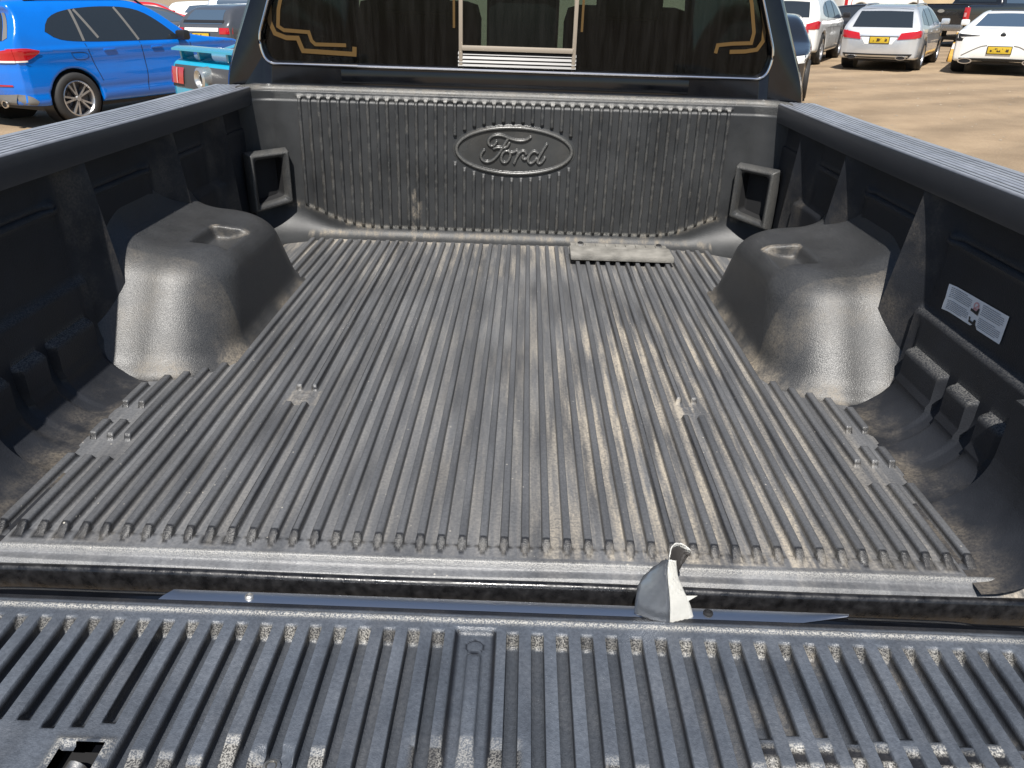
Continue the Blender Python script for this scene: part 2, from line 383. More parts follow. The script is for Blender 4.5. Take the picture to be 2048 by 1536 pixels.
# ---------------- bed floor: 47 moulded ribs on a sheet, with rib gaps, pads and the rolled rear lip
YF = 1.738
segs = {}
for k in range(-23, 24):
    a = abs(k)
    if a <= 18: s = [(0, YF)]
    elif a == 19: s = [(0, .640), (1.165, YF)]
    elif a == 20: s = [(0, .610), (1.215, YF)]
    elif a == 21: s = [(0, .214), (.285, .585), (1.250, YF)]
    elif a == 22: s = [(0, .216), (.285, .352), (.420, .563)]
    else: s = [(0, .221), (.287, .352), (.420, .522)]
    if a in (12, 13): s = [(0, .456), (.527, YF)]
    segs[k] = s
RA, RB, RH = .0058, .0075, .0150
xs = []
for k in range(-23, 24):
    c = k * PI_
    xs += [c - RB - .0003, c - RB, c - (RA + RB) / 2, c - RA, c - RA * .5, c, c + RA * .5, c + RA, c + (RA + RB) / 2, c + RB, c + RB + .0003, c + PI_ / 2]
xs += list(np.linspace(-.905, -.795, 9)) + list(np.linspace(.795, .905, 9))
xs = uniq(xs, 2e-4)
ys = list(np.arange(-.02, YF + .05, .02))
for s in set(sum([segs[k] for k in segs], [])):
    for e in s:
        ys += list(e + np.array([-.03, -.024, -.018, -.012, -.008, -.005, -.002, 0, .002, .005, .008, .012, .018, .024]))
ys += list(np.arange(.462, .522, .004)) + list(np.arange(-.085, -.026, .0035))
ys = uniq([y for y in ys if -.0766 < y < YF + .045], 1.5e-3)
X, Y = np.meshgrid(xs, ys, indexing='ij')
Z = np.full(X.shape, -RH); rib = np.zeros(X.shape)
for k in range(-23, 24):
    m = np.abs(X - k * PI_) < PI_ / 2
    for (y0, y1) in segs[k]:
        rear = .026 if y0 == 0 else .006
        front = .020 if y1 == YF else .012
        e = np.minimum(np.clip((Y - (y0 - rear)) / rear, 0, 1), np.clip((y1 - Y) / front, 0, 1))
        nar = .45 + .55 * np.clip(e * 1.6, 0, 1) if y1 == YF else 1.0
        wide = 1 + .28 * np.clip((y0 + .004 - Y) / .03, 0, 1) if y0 == 0 else 1.0
        u = np.abs(X - k * PI_) / (nar * wide)
        pr = sstep((RB - u) / (RB - RA)) * RH * (e if y0 == 0 else sstep(e))
        pr = pr * (1 - .10 * (u / RA) ** 3 * (u < RA))
        Z = np.where(m, np.maximum(Z, -RH + pr), Z); rib = np.where(m, np.maximum(rib, pr / RH), rib)
for sx in (-1, 1):                                # bolt pads between two cut ribs
    r = np.hypot(X - sx * .423, (Y - .489)); Z += np.where(rib < .05, .0025 * sstep((.021 - r) / .003) - .0018 * sstep((.015 - r) / .003), 0)
# flex of the sheet, rear lip: bead, step, wavy turned-down edge
Z += .0016 * (nz2(X, Y, 5, 3) - .5)
wav = (nz2(X + 9, 0 * X, 2.6, 5) - .5) * .018 + .004 * np.sin(X * 5)
bead = np.exp(-((Y + .0475) / .0030) ** 2) * sstep((.815 - np.abs(X)) / .02); low = sstep((-.050 - Y) / .006)
Z = Z + .0085 * bead - .0060 * low - np.where(Y < -.062, (-.062 - Y) * (.05), 0) + np.where(Y < -.055, wav * np.clip((-.055 - Y) / .02, 0, 1), 0)
Z = Z - .03 * (Y < -.0735)
Z = Z - .004 * sstep((np.abs(X) - .797) / .02) * (Y > -.03) - .010 * sstep((np.abs(X) - .885) / .015) - .006 * sstep((Y - YF - .028) / .012)
gro = 1 - rib
dust = gro * np.where(Y < -.03, .10, 1) * (.10 + .80 * np.exp(-(((X - .36) / .24) ** 2)) * sstep((1.25 - Y) / .5) + .35 * sstep((Y - 1.2) / .5)) * (.55 + .9 * nz2(X * 2.0, Y * .6, 6, 11))
dust += .30 * sstep((np.abs(X) - .79) / .02) * np.where(X > 0, 2.8, .9) * (Y < .62) * (np.abs(X) < .86) + .5 * sstep((Y - 1.70) / .05) * (np.abs(X) < .72) + .02
dust += np.where(np.abs(Y - .49) < .035, np.where(np.abs(np.abs(X) - .423) < .04, .35, 0), 0)
wear_shine = .6 * np.exp(-((Y + .0490) / .0020) ** 2) + .20 * np.exp(-((Y + .070) / .002) ** 2) * (nz2(X, X * 0, 9, 9) > .4)  # lip edges scuffed and whitened, with sun glints painted in
wear_shine += np.where((rib > .1) & (rib < .97), .10, 0) * sstep((nz2(X * 3, Y, 7, 21) - .45) / .2) + .02
fade_lit = .40 * (rib > .93) * (Y > .002) * (.75 + .5 * nz2(X * 4, Y * .7, 8, 41)) + .50 * (gro > .97) * (.6 + .8 * nz2(X * 3, Y * .8, 7, 42))  # tops and groove floors lightened, side walls left black as painted shade
fade_lit = np.where(np.abs(X) > .80, .18, fade_lit)
tpart('bed_floor', np.stack([X, Y, Z], -1).reshape(-1, 3), gridfaces(len(xs), len(ys), True), M['floor'], attr={'dust': np.clip(dust, 0, 1).ravel(), 'wear_shine': np.clip(wear_shine, 0, 1).ravel(), 'fade_lit': np.clip(fade_lit, 0, 1).ravel()})

# ---------------- bulkhead: grooved front panel with a cove at the floor, rounded corners and a top lip
EC = (.006, .312); EA, EB = .236, .0935
gw, gn = .0068, .0046
xs = [0.]
for j in range(-22, 23):
    c = j * PI_; xs += [c - gw - .001, c - gw, c - (gw + gn) / 2, c - gn, c, c + gn, c + (gw + gn) / 2, c + gw, c + gw + .001, c + PI_ / 2]
xs += list(np.linspace(-.94, -.755, 26)) + list(np.linspace(.755, .94, 26))
xs = uniq(xs, 3e-4)
zs = list(-RH + .055 * (1 - np.cos(np.linspace(0, math.pi / 2, 14)))) + list(np.arange(.045, .45, .009)) + list(np.arange(.18, .44, .0035)) + list(np.arange(.44, .5, .003)) + list(np.arange(.0, .11, .0035))
zs = uniq(zs, 1.2e-3)
X, Zg = np.meshgrid(xs, zs, indexing='ij')
def cove(t, r): t = np.clip(t, 0, r); return r - np.sqrt(np.maximum(r * r - t * t, 0))
rc = .042 + .10 * sstep((np.abs(X) - .62) / .25)          # the cove widens into the corners
Yb = YB + .014 * Zg / .5 - cove(rc - (Zg + RH), rc) - cove(np.abs(X) - .83, .112)
lipb = sstep((Zg - .455) / .006)
Yb = Yb + .004 * lipb
zlow = .020 + .055 * np.clip((np.abs(X) - .50) / .25, 0, 1) ** 1.6
zlow = np.where(np.abs(X) > .56, zlow + .02 * sstep((np.abs(X) - .56) / .2), zlow)
def groove_depth():
    D = np.zeros(X.shape)
    for j in range(-22, 23):
        c = j * PI_; m = np.abs(X - c) < PI_ / 2
        top = np.clip((.480 - Zg) / .012, 0, 1); bot = np.clip((Zg - zlow) / .012, 0, 1)
        cut = 1.0
        if abs(j) <= 6:
            t = 1 - ((c - EC[0]) / EA) ** 2; h = EB * math.sqrt(max(t, 0))
            up = np.clip((Zg - (EC[1] + h)) / .004, 0, 1); dn = np.clip((EC[1] - h - Zg) / .010, 0, 1)
            cut = np.maximum(up, dn)
        flare = 1 + .9 * np.clip((Zg - .462) / .018, 0, 1)
        u = np.abs(X - c) / flare
        D = np.where(m, sstep((gw - u) / (gw - gn)) * np.minimum(np.minimum(top, bot), cut), D)
    return D
D = groove_depth()
Yb = Yb - .0100 * D
top = sstep((Zg - .4865) / .008); Yb = Yb + top * .012
dust = .42 * np.exp(-((Zg - .003) / .008) ** 2) * (np.abs(X) < .74) + .05 * D + .12 * top
dust = np.maximum(dust, .38 * np.exp(-((Zg - zlow - .004) / .010) ** 2) * (np.abs(X) > .45) * (np.abs(X) < .83))
st = np.exp(-((X + .352) / .006) ** 2) * (Zg < .17) + .7 * np.exp(-((X + .335) / .004) ** 2) * (Zg < .12); dust = np.maximum(dust, .75 * st)
wear_shine = .6 * D * np.clip((Zg - .464) / .008, 0, 1) + .09 * D * (nz2(X * 5, Zg * 2, 30, 4) > .55) + .08 * lipb * (nz2(X, Zg, 9, 8) > .35) + .25 * top + .5 * np.clip(1 - np.abs(Zg - zlow - .006) / .008, 0, 1) * (np.abs(X) < .75)  # sunlit rib tips and top band painted pale, besides scuffs at the feet
P = np.stack([X, Yb, Zg], -1)
tl = np.stack([X[:, -1], Yb[:, -1] + .012, Zg[:, -1] + .006], -1); tl2 = tl + np.array([0, .045, .001]); tl3 = tl2 + np.array([0, .002, -.05])
P = np.concatenate([P, tl[:, None], tl2[:, None], tl3[:, None]], 1)
pad = lambda a, v: np.concatenate([a, np.full((a.shape[0], 3), v)], 1)
bulk = tpart('bulkhead', P.reshape(-1, 3), gridfaces(P.shape[0], P.shape[1]), M['bulk'],
             attr={'dust': np.clip(pad(dust, .15), 0, 1).ravel(), 'wear_shine': np.clip(pad(wear_shine, .22), 0, 1).ravel()})

# the pressed oval badge with its script, one relief mesh
def px(x, y): X_ = (x - 1012) * .000293; return X_, -(y - 500) * .000283 + X_ * .032
strokes = [
 [(798, 388), (785, 415), (760, 436), (730, 440), (704, 420), (698, 388), (712, 350), (745, 322), (790, 310), (840, 310), (890, 322), (940, 345), (1000, 366), (1060, 378), (1115, 378), (1160, 366), (1205, 336)],
 [(935, 352), (915, 385), (890, 430), (862, 480), (835, 525), (805, 568), (770, 602), (728, 626), (685, 636), (645, 624), (618, 596), (610, 560), (622, 522), (648, 492)],
 [(768, 472), (800, 458), (835, 458), (870, 466), (905, 462), (935, 440), (952, 404)],
 [(935, 500), (905, 500), (878, 524), (862, 562), (858, 602), (872, 634), (900, 644), (930, 632), (955, 600), (968, 560), (966, 520), (945, 498), (950, 512), (980, 522), (1015, 512), (1045, 496)],
 [(1045, 496), (1062, 512), (1056, 545), (1040, 590), (1018, 650)],
 [(1052, 570), (1070, 535), (1095, 508), (1125, 500), (1150, 510), (1158, 535)],
 [(1120, 560), (1118, 590), (1140, 604), (1170, 590), (1190, 565)],
 [(1296, 525), (1268, 506), (1235, 512), (1206, 540), (1188, 580), (1184, 620), (1200, 648), (1228, 650), (1258, 630), (1285, 595)],
 [(1402, 424), (1378, 465), (1350, 515), (1325, 560), (1304, 605), (1300, 640), (1320, 656), (1348, 644), (1370, 615), (1386, 584)],
]
ex = np.arange(-.222, .2221, .0014); ez = np.arange(-.0915, .0916, .0014)
EX, EZ = np.meshgrid(ex, ez, indexing='ij')
q = np.sqrt((EX / .204) ** 2 + (EZ / .0785) ** 2)
gq = np.sqrt((EX / .204 ** 2) ** 2 + (EZ / .0785 ** 2) ** 2) / np.maximum(q, 1e-6); de = (q - 1) / np.maximum(gq, 1e-6)
H = .0080 * np.sqrt(np.clip(1 - (de / .0066) ** 2, 0, 1))
H = np.where(de < -.004, np.maximum(H, -.0005), H)
ds = np.full(EX.shape, 1.0)
for s in strokes:
    p = chaikin([px(*a) for a in s], 2, closed=False)
    for a, b in zip(p[:-1], p[1:]):
        e = b - a; t = np.clip(((EX - a[0]) * e[0] + (EZ - a[1]) * e[1]) / (e @ e + 1e-12), 0, 1)
        ds = np.minimum(ds, np.hypot(EX - a[0] - e[0] * t, EZ - a[1] - e[1] * t))
H = np.maximum(H, .0078 * np.sqrt(np.clip(1 - (ds / .0056) ** 2, 0, 1)))
oute = np.sqrt((EX / .2215) ** 2 + (EZ / .091) ** 2)
H = H + .0008 - .006 * sstep((oute - .985) / .015)
keep = (oute < 1.02).ravel(); F = gridfaces(len(ex), len(ez)); F = F[keep[F].all(1)]
EYv = YB + .014 * (EZ + EC[1]) / .5 - H
shineE = .22 * np.clip((H - .003) / .005, 0, 1)  # raised relief paled to paint the rim's highlight
mesh('oval_badge', np.stack([EX + EC[0], EYv, EZ + EC[1]], -1).reshape(-1, 3), F, M['badge'], bulk, attr={'wear_shine': shineE.ravel(), 'dust': 0 * shineE.ravel() + .04})

# ---------------- side walls (left and right are mirror images)
yp = [-.0785, -.06, 0, .035, .16, .165, .17, .19, .252, .258, .264, .285, .291, .297, .372, .378, .384, .4, .406, .412, .55, .556, .562,
      .575, .60, .63, .66, .672, .680, .688, .694, 1.015, 1.05, 1.08, 1.11, 1.130, 1.138, 1.146, 1.152, 1.375, 1.41, 1.45, 1.49, 1.508, 1.516, 1.524, 1.53]
ys = uniq(list(np.arange(-.07, 1.84, .022)) + yp, 2e-3)
zs = uniq(list(-RH + .115 * (1 - np.cos(np.linspace(0, math.pi / 2, 16)))) + list(np.arange(.05, .47, .02)) +
          [.100, .112, .118, .124, .130, .136, .142, .188, .194, .2, .206, .212, .352, .356, .360, .364, .368, .372, .376, .380, .384, .222, .23, .24, .252, .26], 2e-3)
Yg, Zg = np.meshgrid(ys, zs, indexing='ij')
Wd = WALL - cove(.115 - (Zg + RH), .115) + .010 * (Zg / .45)
def saw(y0, y1, d1):
    dep = .026 + (d1 - .026) * np.clip((.46 - Zg) / .36, 0, 1)
    return dep * np.where((Yg >= y0) & (Yg <= y1), np.clip((Yg - y0) / (y1 - y0), 0, 1) ** 1.25, 0) + dep * np.where((Yg > y1), np.clip(1 - (Yg - y1) / .012, 0, 1), 0)
pil = np.maximum(np.maximum(saw(.560, .680, .068), saw(1.000, 1.138, .060)), saw(1.375, 1.516, .046))
Wd = Wd - pil
inp = pil < .002
ridge = np.exp(-((Zg - .361) / .004) ** 2) + np.exp(-((Zg - .377) / .004) ** 2)
Wd = Wd - np.where(inp & (Yg > .165) & (Yg < 1.36), .0035 * ridge, 0) - np.where((Zg < .369) & inp, .004, 0)
for yk in (.553, .993): Wd -= .014 * np.exp(-(((Yg - yk) / .018) ** 2 + ((Zg - .369) / .014) ** 2))
Wd = Wd - np.where(Yg < .60, .013 * sstep((.212 - Zg) / .012), 0)
boss = np.zeros(Yg.shape)
for (a, b) in ((.409, .56), (.294, .375), (.175, .255), (.165, .17)):
    boss = np.maximum(boss, sstep((Yg - a + .003) / .006) * sstep((b + .003 - Yg) / .006))
lowm = sstep((.136 - Zg) / .014); Wd = np.minimum(Wd, np.where(Yg > .16, 1 - (1 - (WALL - .013 - .021)) * boss * lowm, 1)) - .006 * boss * lowm * (Zg < .06)
Wd = Wd - .030 * sstep((.167 - Yg) / .006) * sstep((.206 - Zg) / .006)
pm = (Yg > 1.24) & (Yg < 1.45); Wd = Wd - np.where(pm, .016 * sstep((.252 - Zg) / .014), 0)
dustW = .20 * np.exp(-((Zg + .012) / .018) ** 2) + np.where(pil > .004, .10, 0)
paleW = .22 * boss * np.exp(-((Zg - .128) / .009) ** 2) + .10 * np.exp(-((Zg - .205) / .006) ** 2) * (Yg < .6) + .05 * ridge * inp  # paler tone along ledge tops and ridge lines
sides = []
for sx in (-1, 1):
    V = np.stack([sx * Wd, Yg, Zg], -1)
    bp = tpart('bed_side', V.reshape(-1, 3), gridfaces(len(ys), len(zs), sx > 0), M['liner'], attr={'dust': np.clip(dustW, 0, 1).ravel(), 'wear_shine': np.clip(paleW, 0, 1).ravel()}, sharp=50)
    sides.append(bp)

# wheel wells: a smooth blended hump with a two-by-four pocket in its top
dx = .0062
ax = np.arange(.585, .95, dx); ay = np.arange(.36, 1.56, dx); az = np.arange(-.045, .34, dx)
GX, GY, GZ = np.meshgrid(ax, ay, az, indexing='ij')
zz = np.clip(GZ, 0, .3)
hx = .315 - .10 * zz; hy = .412 - .72 * zz; r = .17 - .12 * zz
qx = np.abs(GX - .955) - hx + r; qy = np.abs(GY - .978) - hy + r
d2 = np.hypot(np.maximum(qx, 0), np.maximum(qy, 0)) + np.minimum(np.maximum(qx, qy), 0) - r
rt = .058; wz = GZ - (.214 + .085 * (GX - .65)) + rt; w2 = d2 + rt
dw = np.minimum(np.maximum(w2, wz), 0) + np.hypot(np.maximum(w2, 0), np.maximum(wz, 0)) - rt
dw = smin(dw, GZ + RH + .006, .055)
dw = smin(dw, (WALL + .010 - GX), .12)
bx = np.maximum(np.maximum(np.abs(GX - .708) - .052, np.abs(GY - .925) - .080), np.abs(GZ - .25) - .048)
bx = smax(np.maximum(np.abs(GX - .733) - .047 - .25 * (GZ - .22), np.abs(GY - .925) - .078), -(GZ - .190 - .30 * np.maximum(.735 - GX, 0)), .005)
dw = smax(dw, -bx, .006)
WV, WQ = surface_nets(dw.astype(np.float32), (ax[0], ay[0], az[0]), dx)
fc = WV[WQ].mean(1)
keepf = (fc[:, 0] < .944) & (fc[:, 1] > .375) & (fc[:, 1] < 1.55) & (fc[:, 2] < .33) & (fc[:, 2] > -.03) & (fc[:, 0] > .595)
hump = np.minimum(1, np.abs(WALL - fc[:, 0]))
keepf &= ~((fc[:, 2] < -RH - .0045)) & ~(fc[:, 0] > WALL + .0085)
WQ = WQ[keepf]
dw_d = .30 * np.exp(-((WV[:, 2] + .005) / .02) ** 2) + .10 * (WV[:, 1] < .75) + .5 * ((np.abs(WV[:, 0] - .733) < .05) & (np.abs(WV[:, 1] - .925) < .09) & (WV[:, 2] < .225) & (WV[:, 1] > .985))
for i, sx in enumerate((-1, 1)):
    V = WV.copy(); V[:, 0] *= sx
    mesh('wheel_well', V, WQ[:, ::-1] if sx < 0 else WQ, M['well'], sides[i], attr={'dust': np.clip(dw_d * (1.3 if sx > 0 else 1), 0, 1), 'wear_shine': 0 * dw_d + .05})

# moulded sockets in the front corners
def rr_loop(c, rad, n=7):
    """rounded polygon, same number of points for any corners"""
    out = []; m = len(c); c = [np.array(p, float) for p in c]
    for i in range(m):
        p, a, b = c[i], c[i - 1], c[(i + 1) % m]; r_ = rad[i] if hasattr(rad, '__len__') else rad
        u = (a - p) / np.linalg.norm(a - p); v = (b - p) / np.linalg.norm(b - p)
        s, e = p + u * r_, p + v * r_
        for t in np.linspace(0, 1, n): out.append((1 - t) ** 2 * s + 2 * t * (1 - t) * p + t * t * e)
    return np.array(out)
def loops_faces(nl, n, closed=True, flip=False):
    f = [(i * n + k, i * n + (k + 1) % n, (i + 1) * n + (k + 1) % n, (i + 1) * n + k) for i in range(nl - 1) for k in range(n if closed else n - 1)]
    return [q[::-1] for q in f] if flip else f
for i, sx in enumerate((-1, 1)):
    # local plane: a = along the frame from wall side to bulkhead side, b = up, c = out of the corner
    A = np.array([.893, 1.672]); Bp = np.array([.792, 1.772]); L_ = np.linalg.norm(Bp - A); ta = (Bp - A) / L_; nn = np.array([-ta[1], ta[0]]) * -1
    nn = np.array([-.70, -.72])
    def P3(a, b, c):
        xy = A + ta * a + nn * (c + .012 * math.sin(math.pi * min(max(a / L_, 0), 1)) * -1)
        return (sx * xy[0], xy[1], b)
    def ring(mar, c, rad, zlo=.103, zhi=.287):
        pts = rr_loop([(mar, zlo + mar * 1.1 - .006), (L_ - mar, zlo + mar * 1.1 + .012), (L_ - mar * 1.1, zhi - mar + .004), (mar, zhi - mar)], rad, 6)
        return [P3(a, b, c) for a, b in pts]
    rings = [ring(-.010, -.03, .006), ring(-.002, .004, .006), ring(.003, .008, .006), ring(.008, .008, .008), ring(.016, .003, .014), ring(.018, -.012, .014)]
    n = len(rings[0]); fr = mesh('corner_socket', [p for q in rings for p in q], loops_faces(len(rings), n, flip=sx < 0), M['bulk'], bulk, sharp=50, attr={'wear_shine': [.03] * n + [.14] * n + [.16] * n + [.04] * n * 3, 'dust': [.03] * n * len(rings)})
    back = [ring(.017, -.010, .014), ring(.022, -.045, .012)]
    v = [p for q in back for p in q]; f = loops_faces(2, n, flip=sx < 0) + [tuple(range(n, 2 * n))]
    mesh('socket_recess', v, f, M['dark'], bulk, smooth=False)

# warning sticker on the right wall
def wall_x(y, z):
    i = np.clip(np.searchsorted(ys, y) - 1, 0, len(ys) - 2); j = np.clip(np.searchsorted(zs, z) - 1, 0, len(zs) - 2)
    ty = (y - ys[i]) / (ys[i + 1] - ys[i]); tz = (z - zs[j]) / (zs[j + 1] - zs[j])
    return (Wd[i, j] * (1 - ty) + Wd[i + 1, j] * ty) * (1 - tz) + (Wd[i, j + 1] * (1 - ty) + Wd[i + 1, j + 1] * ty) * tz
SOFF = np.array([.004, .026])                      # the label's corners were read on the x=.90 plane
def spt(a, b, lift=.0015):
    # a: 0 front .. 1 rear, b: 0 bottom .. 1 top
    y = (.5165 - a * .206); z = .232 + b * .054 + a * .007
    curl = .010 * max(0, .1 - a) / .1 * (1 - abs(b - .5)) + .006 * max(0, .12 - b) * (1 if a > .6 else 0)
    return (float(wall_x(y, z)) - lift - curl, y, z)
na, nb = 24, 8
out = []
for ia in range(na + 1):
    row = []
    for ib in range(nb + 1):
        a, b = ia / na, ib / nb
        if ib == 0 and .5 < a < .62: b = .10
        if ia == 0: a = .018 * (1 - abs(2 * b - 1)) * 1.5
        row.append(spt(a, b, .0015))
    out.append(row)
g = MB(); g.grid(out); st_o = g.build('warning_sticker', M['sticker'], sides[1])
r_ = random.Random(3)
for blk in ((.05, .42), (.60, .96)):
    for half in ((.08, .46), (.54, .95)):
        tx = MB(); nl = 6
        for l in range(nl):
            b0 = half[0] + (half[1] - half[0]) * (l + .25) / nl; a = blk[0] + r_.random() * .01
            end = blk[1] - (r_.random() * .18 if l in (nl - 1, 0) else 0)
            while a < end - .004:
                w_ = min(.010 + r_.random() * .022, end - a); hb = (half[1] - half[0]) / nl * .36
                tx.add([spt(a, b0, .0024), spt(a + w_, b0, .0024), spt(a + w_, b0 + hb, .0024), spt(a, b0 + hb, .0024)], [(0, 1, 2, 3)]); a += w_ + .005
        tx.build('small_print', M['ink'], st_o, smooth=False)
def spoly(pts): return [spt(a, b, .0027) for a, b in pts]
bk = MB()
for pts in ([(.44, .50), (.57, .46), (.57, .56), (.44, .60)], [(.53, .56), (.57, .55), (.575, .70), (.555, .72)], [(.46, .10), (.58, .07), (.58, .16), (.46, .18)], [(.46, .18), (.48, .18), (.47, .30), (.45, .28)], [(.53, .16), (.57, .15), (.575, .27), (.54, .28)]):
    bk.add(spoly(pts), [tuple(range(len(pts)))])
bk.build('black_pictogram', M['inkblack'], st_o, smooth=False)
pk = MB()
ringp = [(.51 + .045 * math.cos(t), .74 + .15 * math.sin(t)) for t in np.linspace(0, 2 * math.pi, 17)[:-1]]; ringi = [(.51 + .030 * math.cos(t), .74 + .10 * math.sin(t)) for t in np.linspace(0, 2 * math.pi, 17)[:-1]]
pk.add(spoly(ringp + ringi), [(k, (k + 1) % 16, 16 + (k + 1) % 16, 16 + k) for k in range(16)])
pk.add(spoly([(.475, .62), (.545, .84), (.555, .81), (.485, .59)]), [(0, 1, 2, 3)]); pk.add(spoly([(.47, .60), (.53, .58), (.53, .66), (.48, .68)]), [(0, 1, 2, 3)])
pk.build('pink_pictogram', M['inkpink'], st_o, smooth=False)

# rail caps with fine length-wise ridges
prof = [(.918, .440), (.906, .440), (.9045, .450), (.9045, .488), (.907, .495), (.912, .4985)]
xx = .918
for k in range(7):
    prof += [(xx, .4985), (xx + .0010, .4955), (xx + .0052, .4955), (xx + .0062, .4985), (xx + .0150, .4990 + .0006 * math.sin(k))]; xx += .0166
prof += [(1.044, .4985), (1.052, .494), (1.056, .484), (1.056, .44), (1.045, .43)]
prof = np.array(prof)
yl = np.concatenate([[-.11], np.linspace(-.1, 1.845, 40), [1.86]])
for sx in (-1, 1):
    V = []
    for y in yl:
        e = .012 if y in (yl[0], yl[-1]) else 0
        c = np.array([.98, .47]); q = prof + (c - prof) * (e * 4)
        z = q[:, 1] + .0012 * np.sin(y * 4)
        V.append(np.stack([sx * q[:, 0], np.full(len(q), y), z], 1))
    V = np.array(V); n = len(prof)
    wr = np.tile(np.where(prof[:, 1] > .4975, .95, .05), len(yl)) * (.75 + .35 * nz2(V[..., 1].ravel(), V[..., 0].ravel() * 6, 5, 31))  # ridge tops paled by sun bleaching plus painted sky sheen
    F = gridfaces(len(yl), n, sx < 0).tolist() + [tuple(range(n))[::-1 if sx > 0 else 1], tuple(range((len(yl) - 1) * n, len(yl) * n))[::1 if sx > 0 else -1]]
    tpart('bed_rail', V.reshape(-1, 3), F, M['rail'], sharp=30, attr={'wear_shine': wr, 'dust': wr * 0 + .02})

# bed shell: outer panels, header behind the bulkhead, rear sill and posts
def prism(mb, prof, y0, y1):
    n = len(prof); mb.add([(p[0], y0, p[1]) for p in prof] + [(p[0], y1, p[1]) for p in prof], [(k, (k + 1) % n, n + (k + 1) % n, n + k) for k in range(n)] + [tuple(range(n))[::-1], tuple(range(n, 2 * n))])
for sx in (-1, 1):
    yy = np.linspace(-.09, 1.85, 60); zc = [.435, .40, .30, .18, .06, -.08, -.2, -.32, -.40]; xc = [1.040, 1.048, 1.054, 1.056, 1.052, 1.045, 1.03, 1.01, .985]
    V = np.array([[(sx * xc[j], y, zc[j]) for j in range(len(zc))] for y in yy]).reshape(-1, 3)
    F = gridfaces(len(yy), len(zc), sx > 0); c = V[F].mean(1); F = F[np.hypot(c[:, 1] - .955, c[:, 2] + .46) > .45]
    tpart('bed_outer_panel', V, F, M['black'])
    m = MB(); prism(m, [(sx * .955, .43), (sx * 1.03, .43), (sx * 1.03, -.30), (sx * .955, -.30)], -.085, -.02); tbuild(m, 'rear_post', M['black'], smooth=False)
m = MB(); m.box((0, 1.868, .47), (1.86, .03, .07), bev=.008); tbuild(m, 'bed_header', M['rail'])
sil = [(-.02, -.085), (-.058, -.037), (-.068, -.0285), (-.076, -.0265), (-.0805, -.0285), (-.083, -.034), (-.0845, -.06), (-.0845, -.09), (-.084, -.14), (-.083, -.22)]
xsl = np.linspace(-.955, .955, 120)
V = np.array([[(x, p[0], p[1] + .0012 * math.sin(x * 9)) for p in sil] for x in xsl]).reshape(-1, 3)
tpart('bed_sill', V, gridfaces(120, len(sil)), M['dirtyblack'])
m = MB(); m.box((0, -.10, -.34), (1.9, .16, .14), bev=.03); tbuild(m, 'rear_bumper', M['chrome'])
m = MB(); m.box((0, .9, -.10), (1.88, 1.9, .05)); m.box((0, .9, -.28), (.9, 1.9, .16)); tbuild(m, 'bed_underside', M['dark'], smooth=False)

# ---------------- tailgate, folded down
TZ = -.020; GP = .0345; gt, gb, GD = .0092, .0078, .0215
xs = []
NG = 23
cent = [s * (.052 + n * GP) for n in range(NG) for s in (-1, 1)]
for c in cent: xs += [c - gt - .0004, c - gt, c - (gt + gb) / 2, c - gb, c, c + gb, c + (gt + gb) / 2, c + gt, c + gt + .0004, c + GP / 2]
xs += [-.0305, -.028, -.0255, -.0115, -.0095, -.0075, 0, .0075, .0095, .0115, .0255, .028, .0305, -.015, .015, -.02, .02, -.0115 + .004, .004, -.004]
xs += [-.805, -.8, .8, .805] + list(np.linspace(-.49, -.40, 30))
xs = uniq([x for x in xs if abs(x) < .806], 3e-4)
ys = uniq(list(np.arange(-.66, -.43, .02)) + list(np.arange(-.43, -.14, .006)) + list(np.arange(-.215, -.176, .0022)) + list(np.arange(-.180, -.150, .0025)) + list(np.arange(-.415, -.36, .003)), 1.2e-3)
X, Y = np.meshgrid(xs, ys, indexing='ij')
gr = np.random.default_rng(17); amp = np.ones(X.shape)
D = np.zeros(X.shape)
for n in range(NG):
    for s in (-1, 1):
        c = s * (.052 + n * GP); m = np.abs(X - c) <= GP / 2
        yend = -.64; jit = gr.uniform(-.006, .006); a_ = gr.uniform(.25, 1.0); amp = np.where(m, a_, amp)
        if c < -.425: yend = -.350
        if c > .35: yend = -.340
        e = np.minimum(np.clip((-.188 - Y) / .013, 0, 1), np.clip((Y - yend + (.006 if c > .35 else .02) + jit) / (.006 if c > .35 else .02), 0, 1))
        g_ = sstep((gt - np.abs(X - c)) / (gt - gb)); D = np.where(m, GD * g_ * e, D)
        if c > .35:
            y2 = np.clip((-.352 + jit - Y) / .006, 0, 1) * np.clip((Y + .60) / .02, 0, 1); sl = .005 + .0105 * np.clip((-.374 + 1.5 * jit - Y) / .014, 0, 1)
            D = np.where(m, np.maximum(D, sl * g_ * y2), D)
# centre strip with its lone rib and moulded dimple
cs_ = sstep((.0305 - np.abs(X)) / .005) * np.clip((-.181 - Y) / .006, 0, 1)
ribc = sstep((.0115 - np.abs(X)) / .004) * np.clip((-.224 - Y) / .008, 0, 1)
D = np.where(np.abs(X) < .034, GD * .45 * cs_ * (1 - ribc), D)
rd = np.hypot(X, Y + .2085); D += .0016 * np.exp(-((rd - .0118) / .0014) ** 2) * (np.abs(X) < .03)
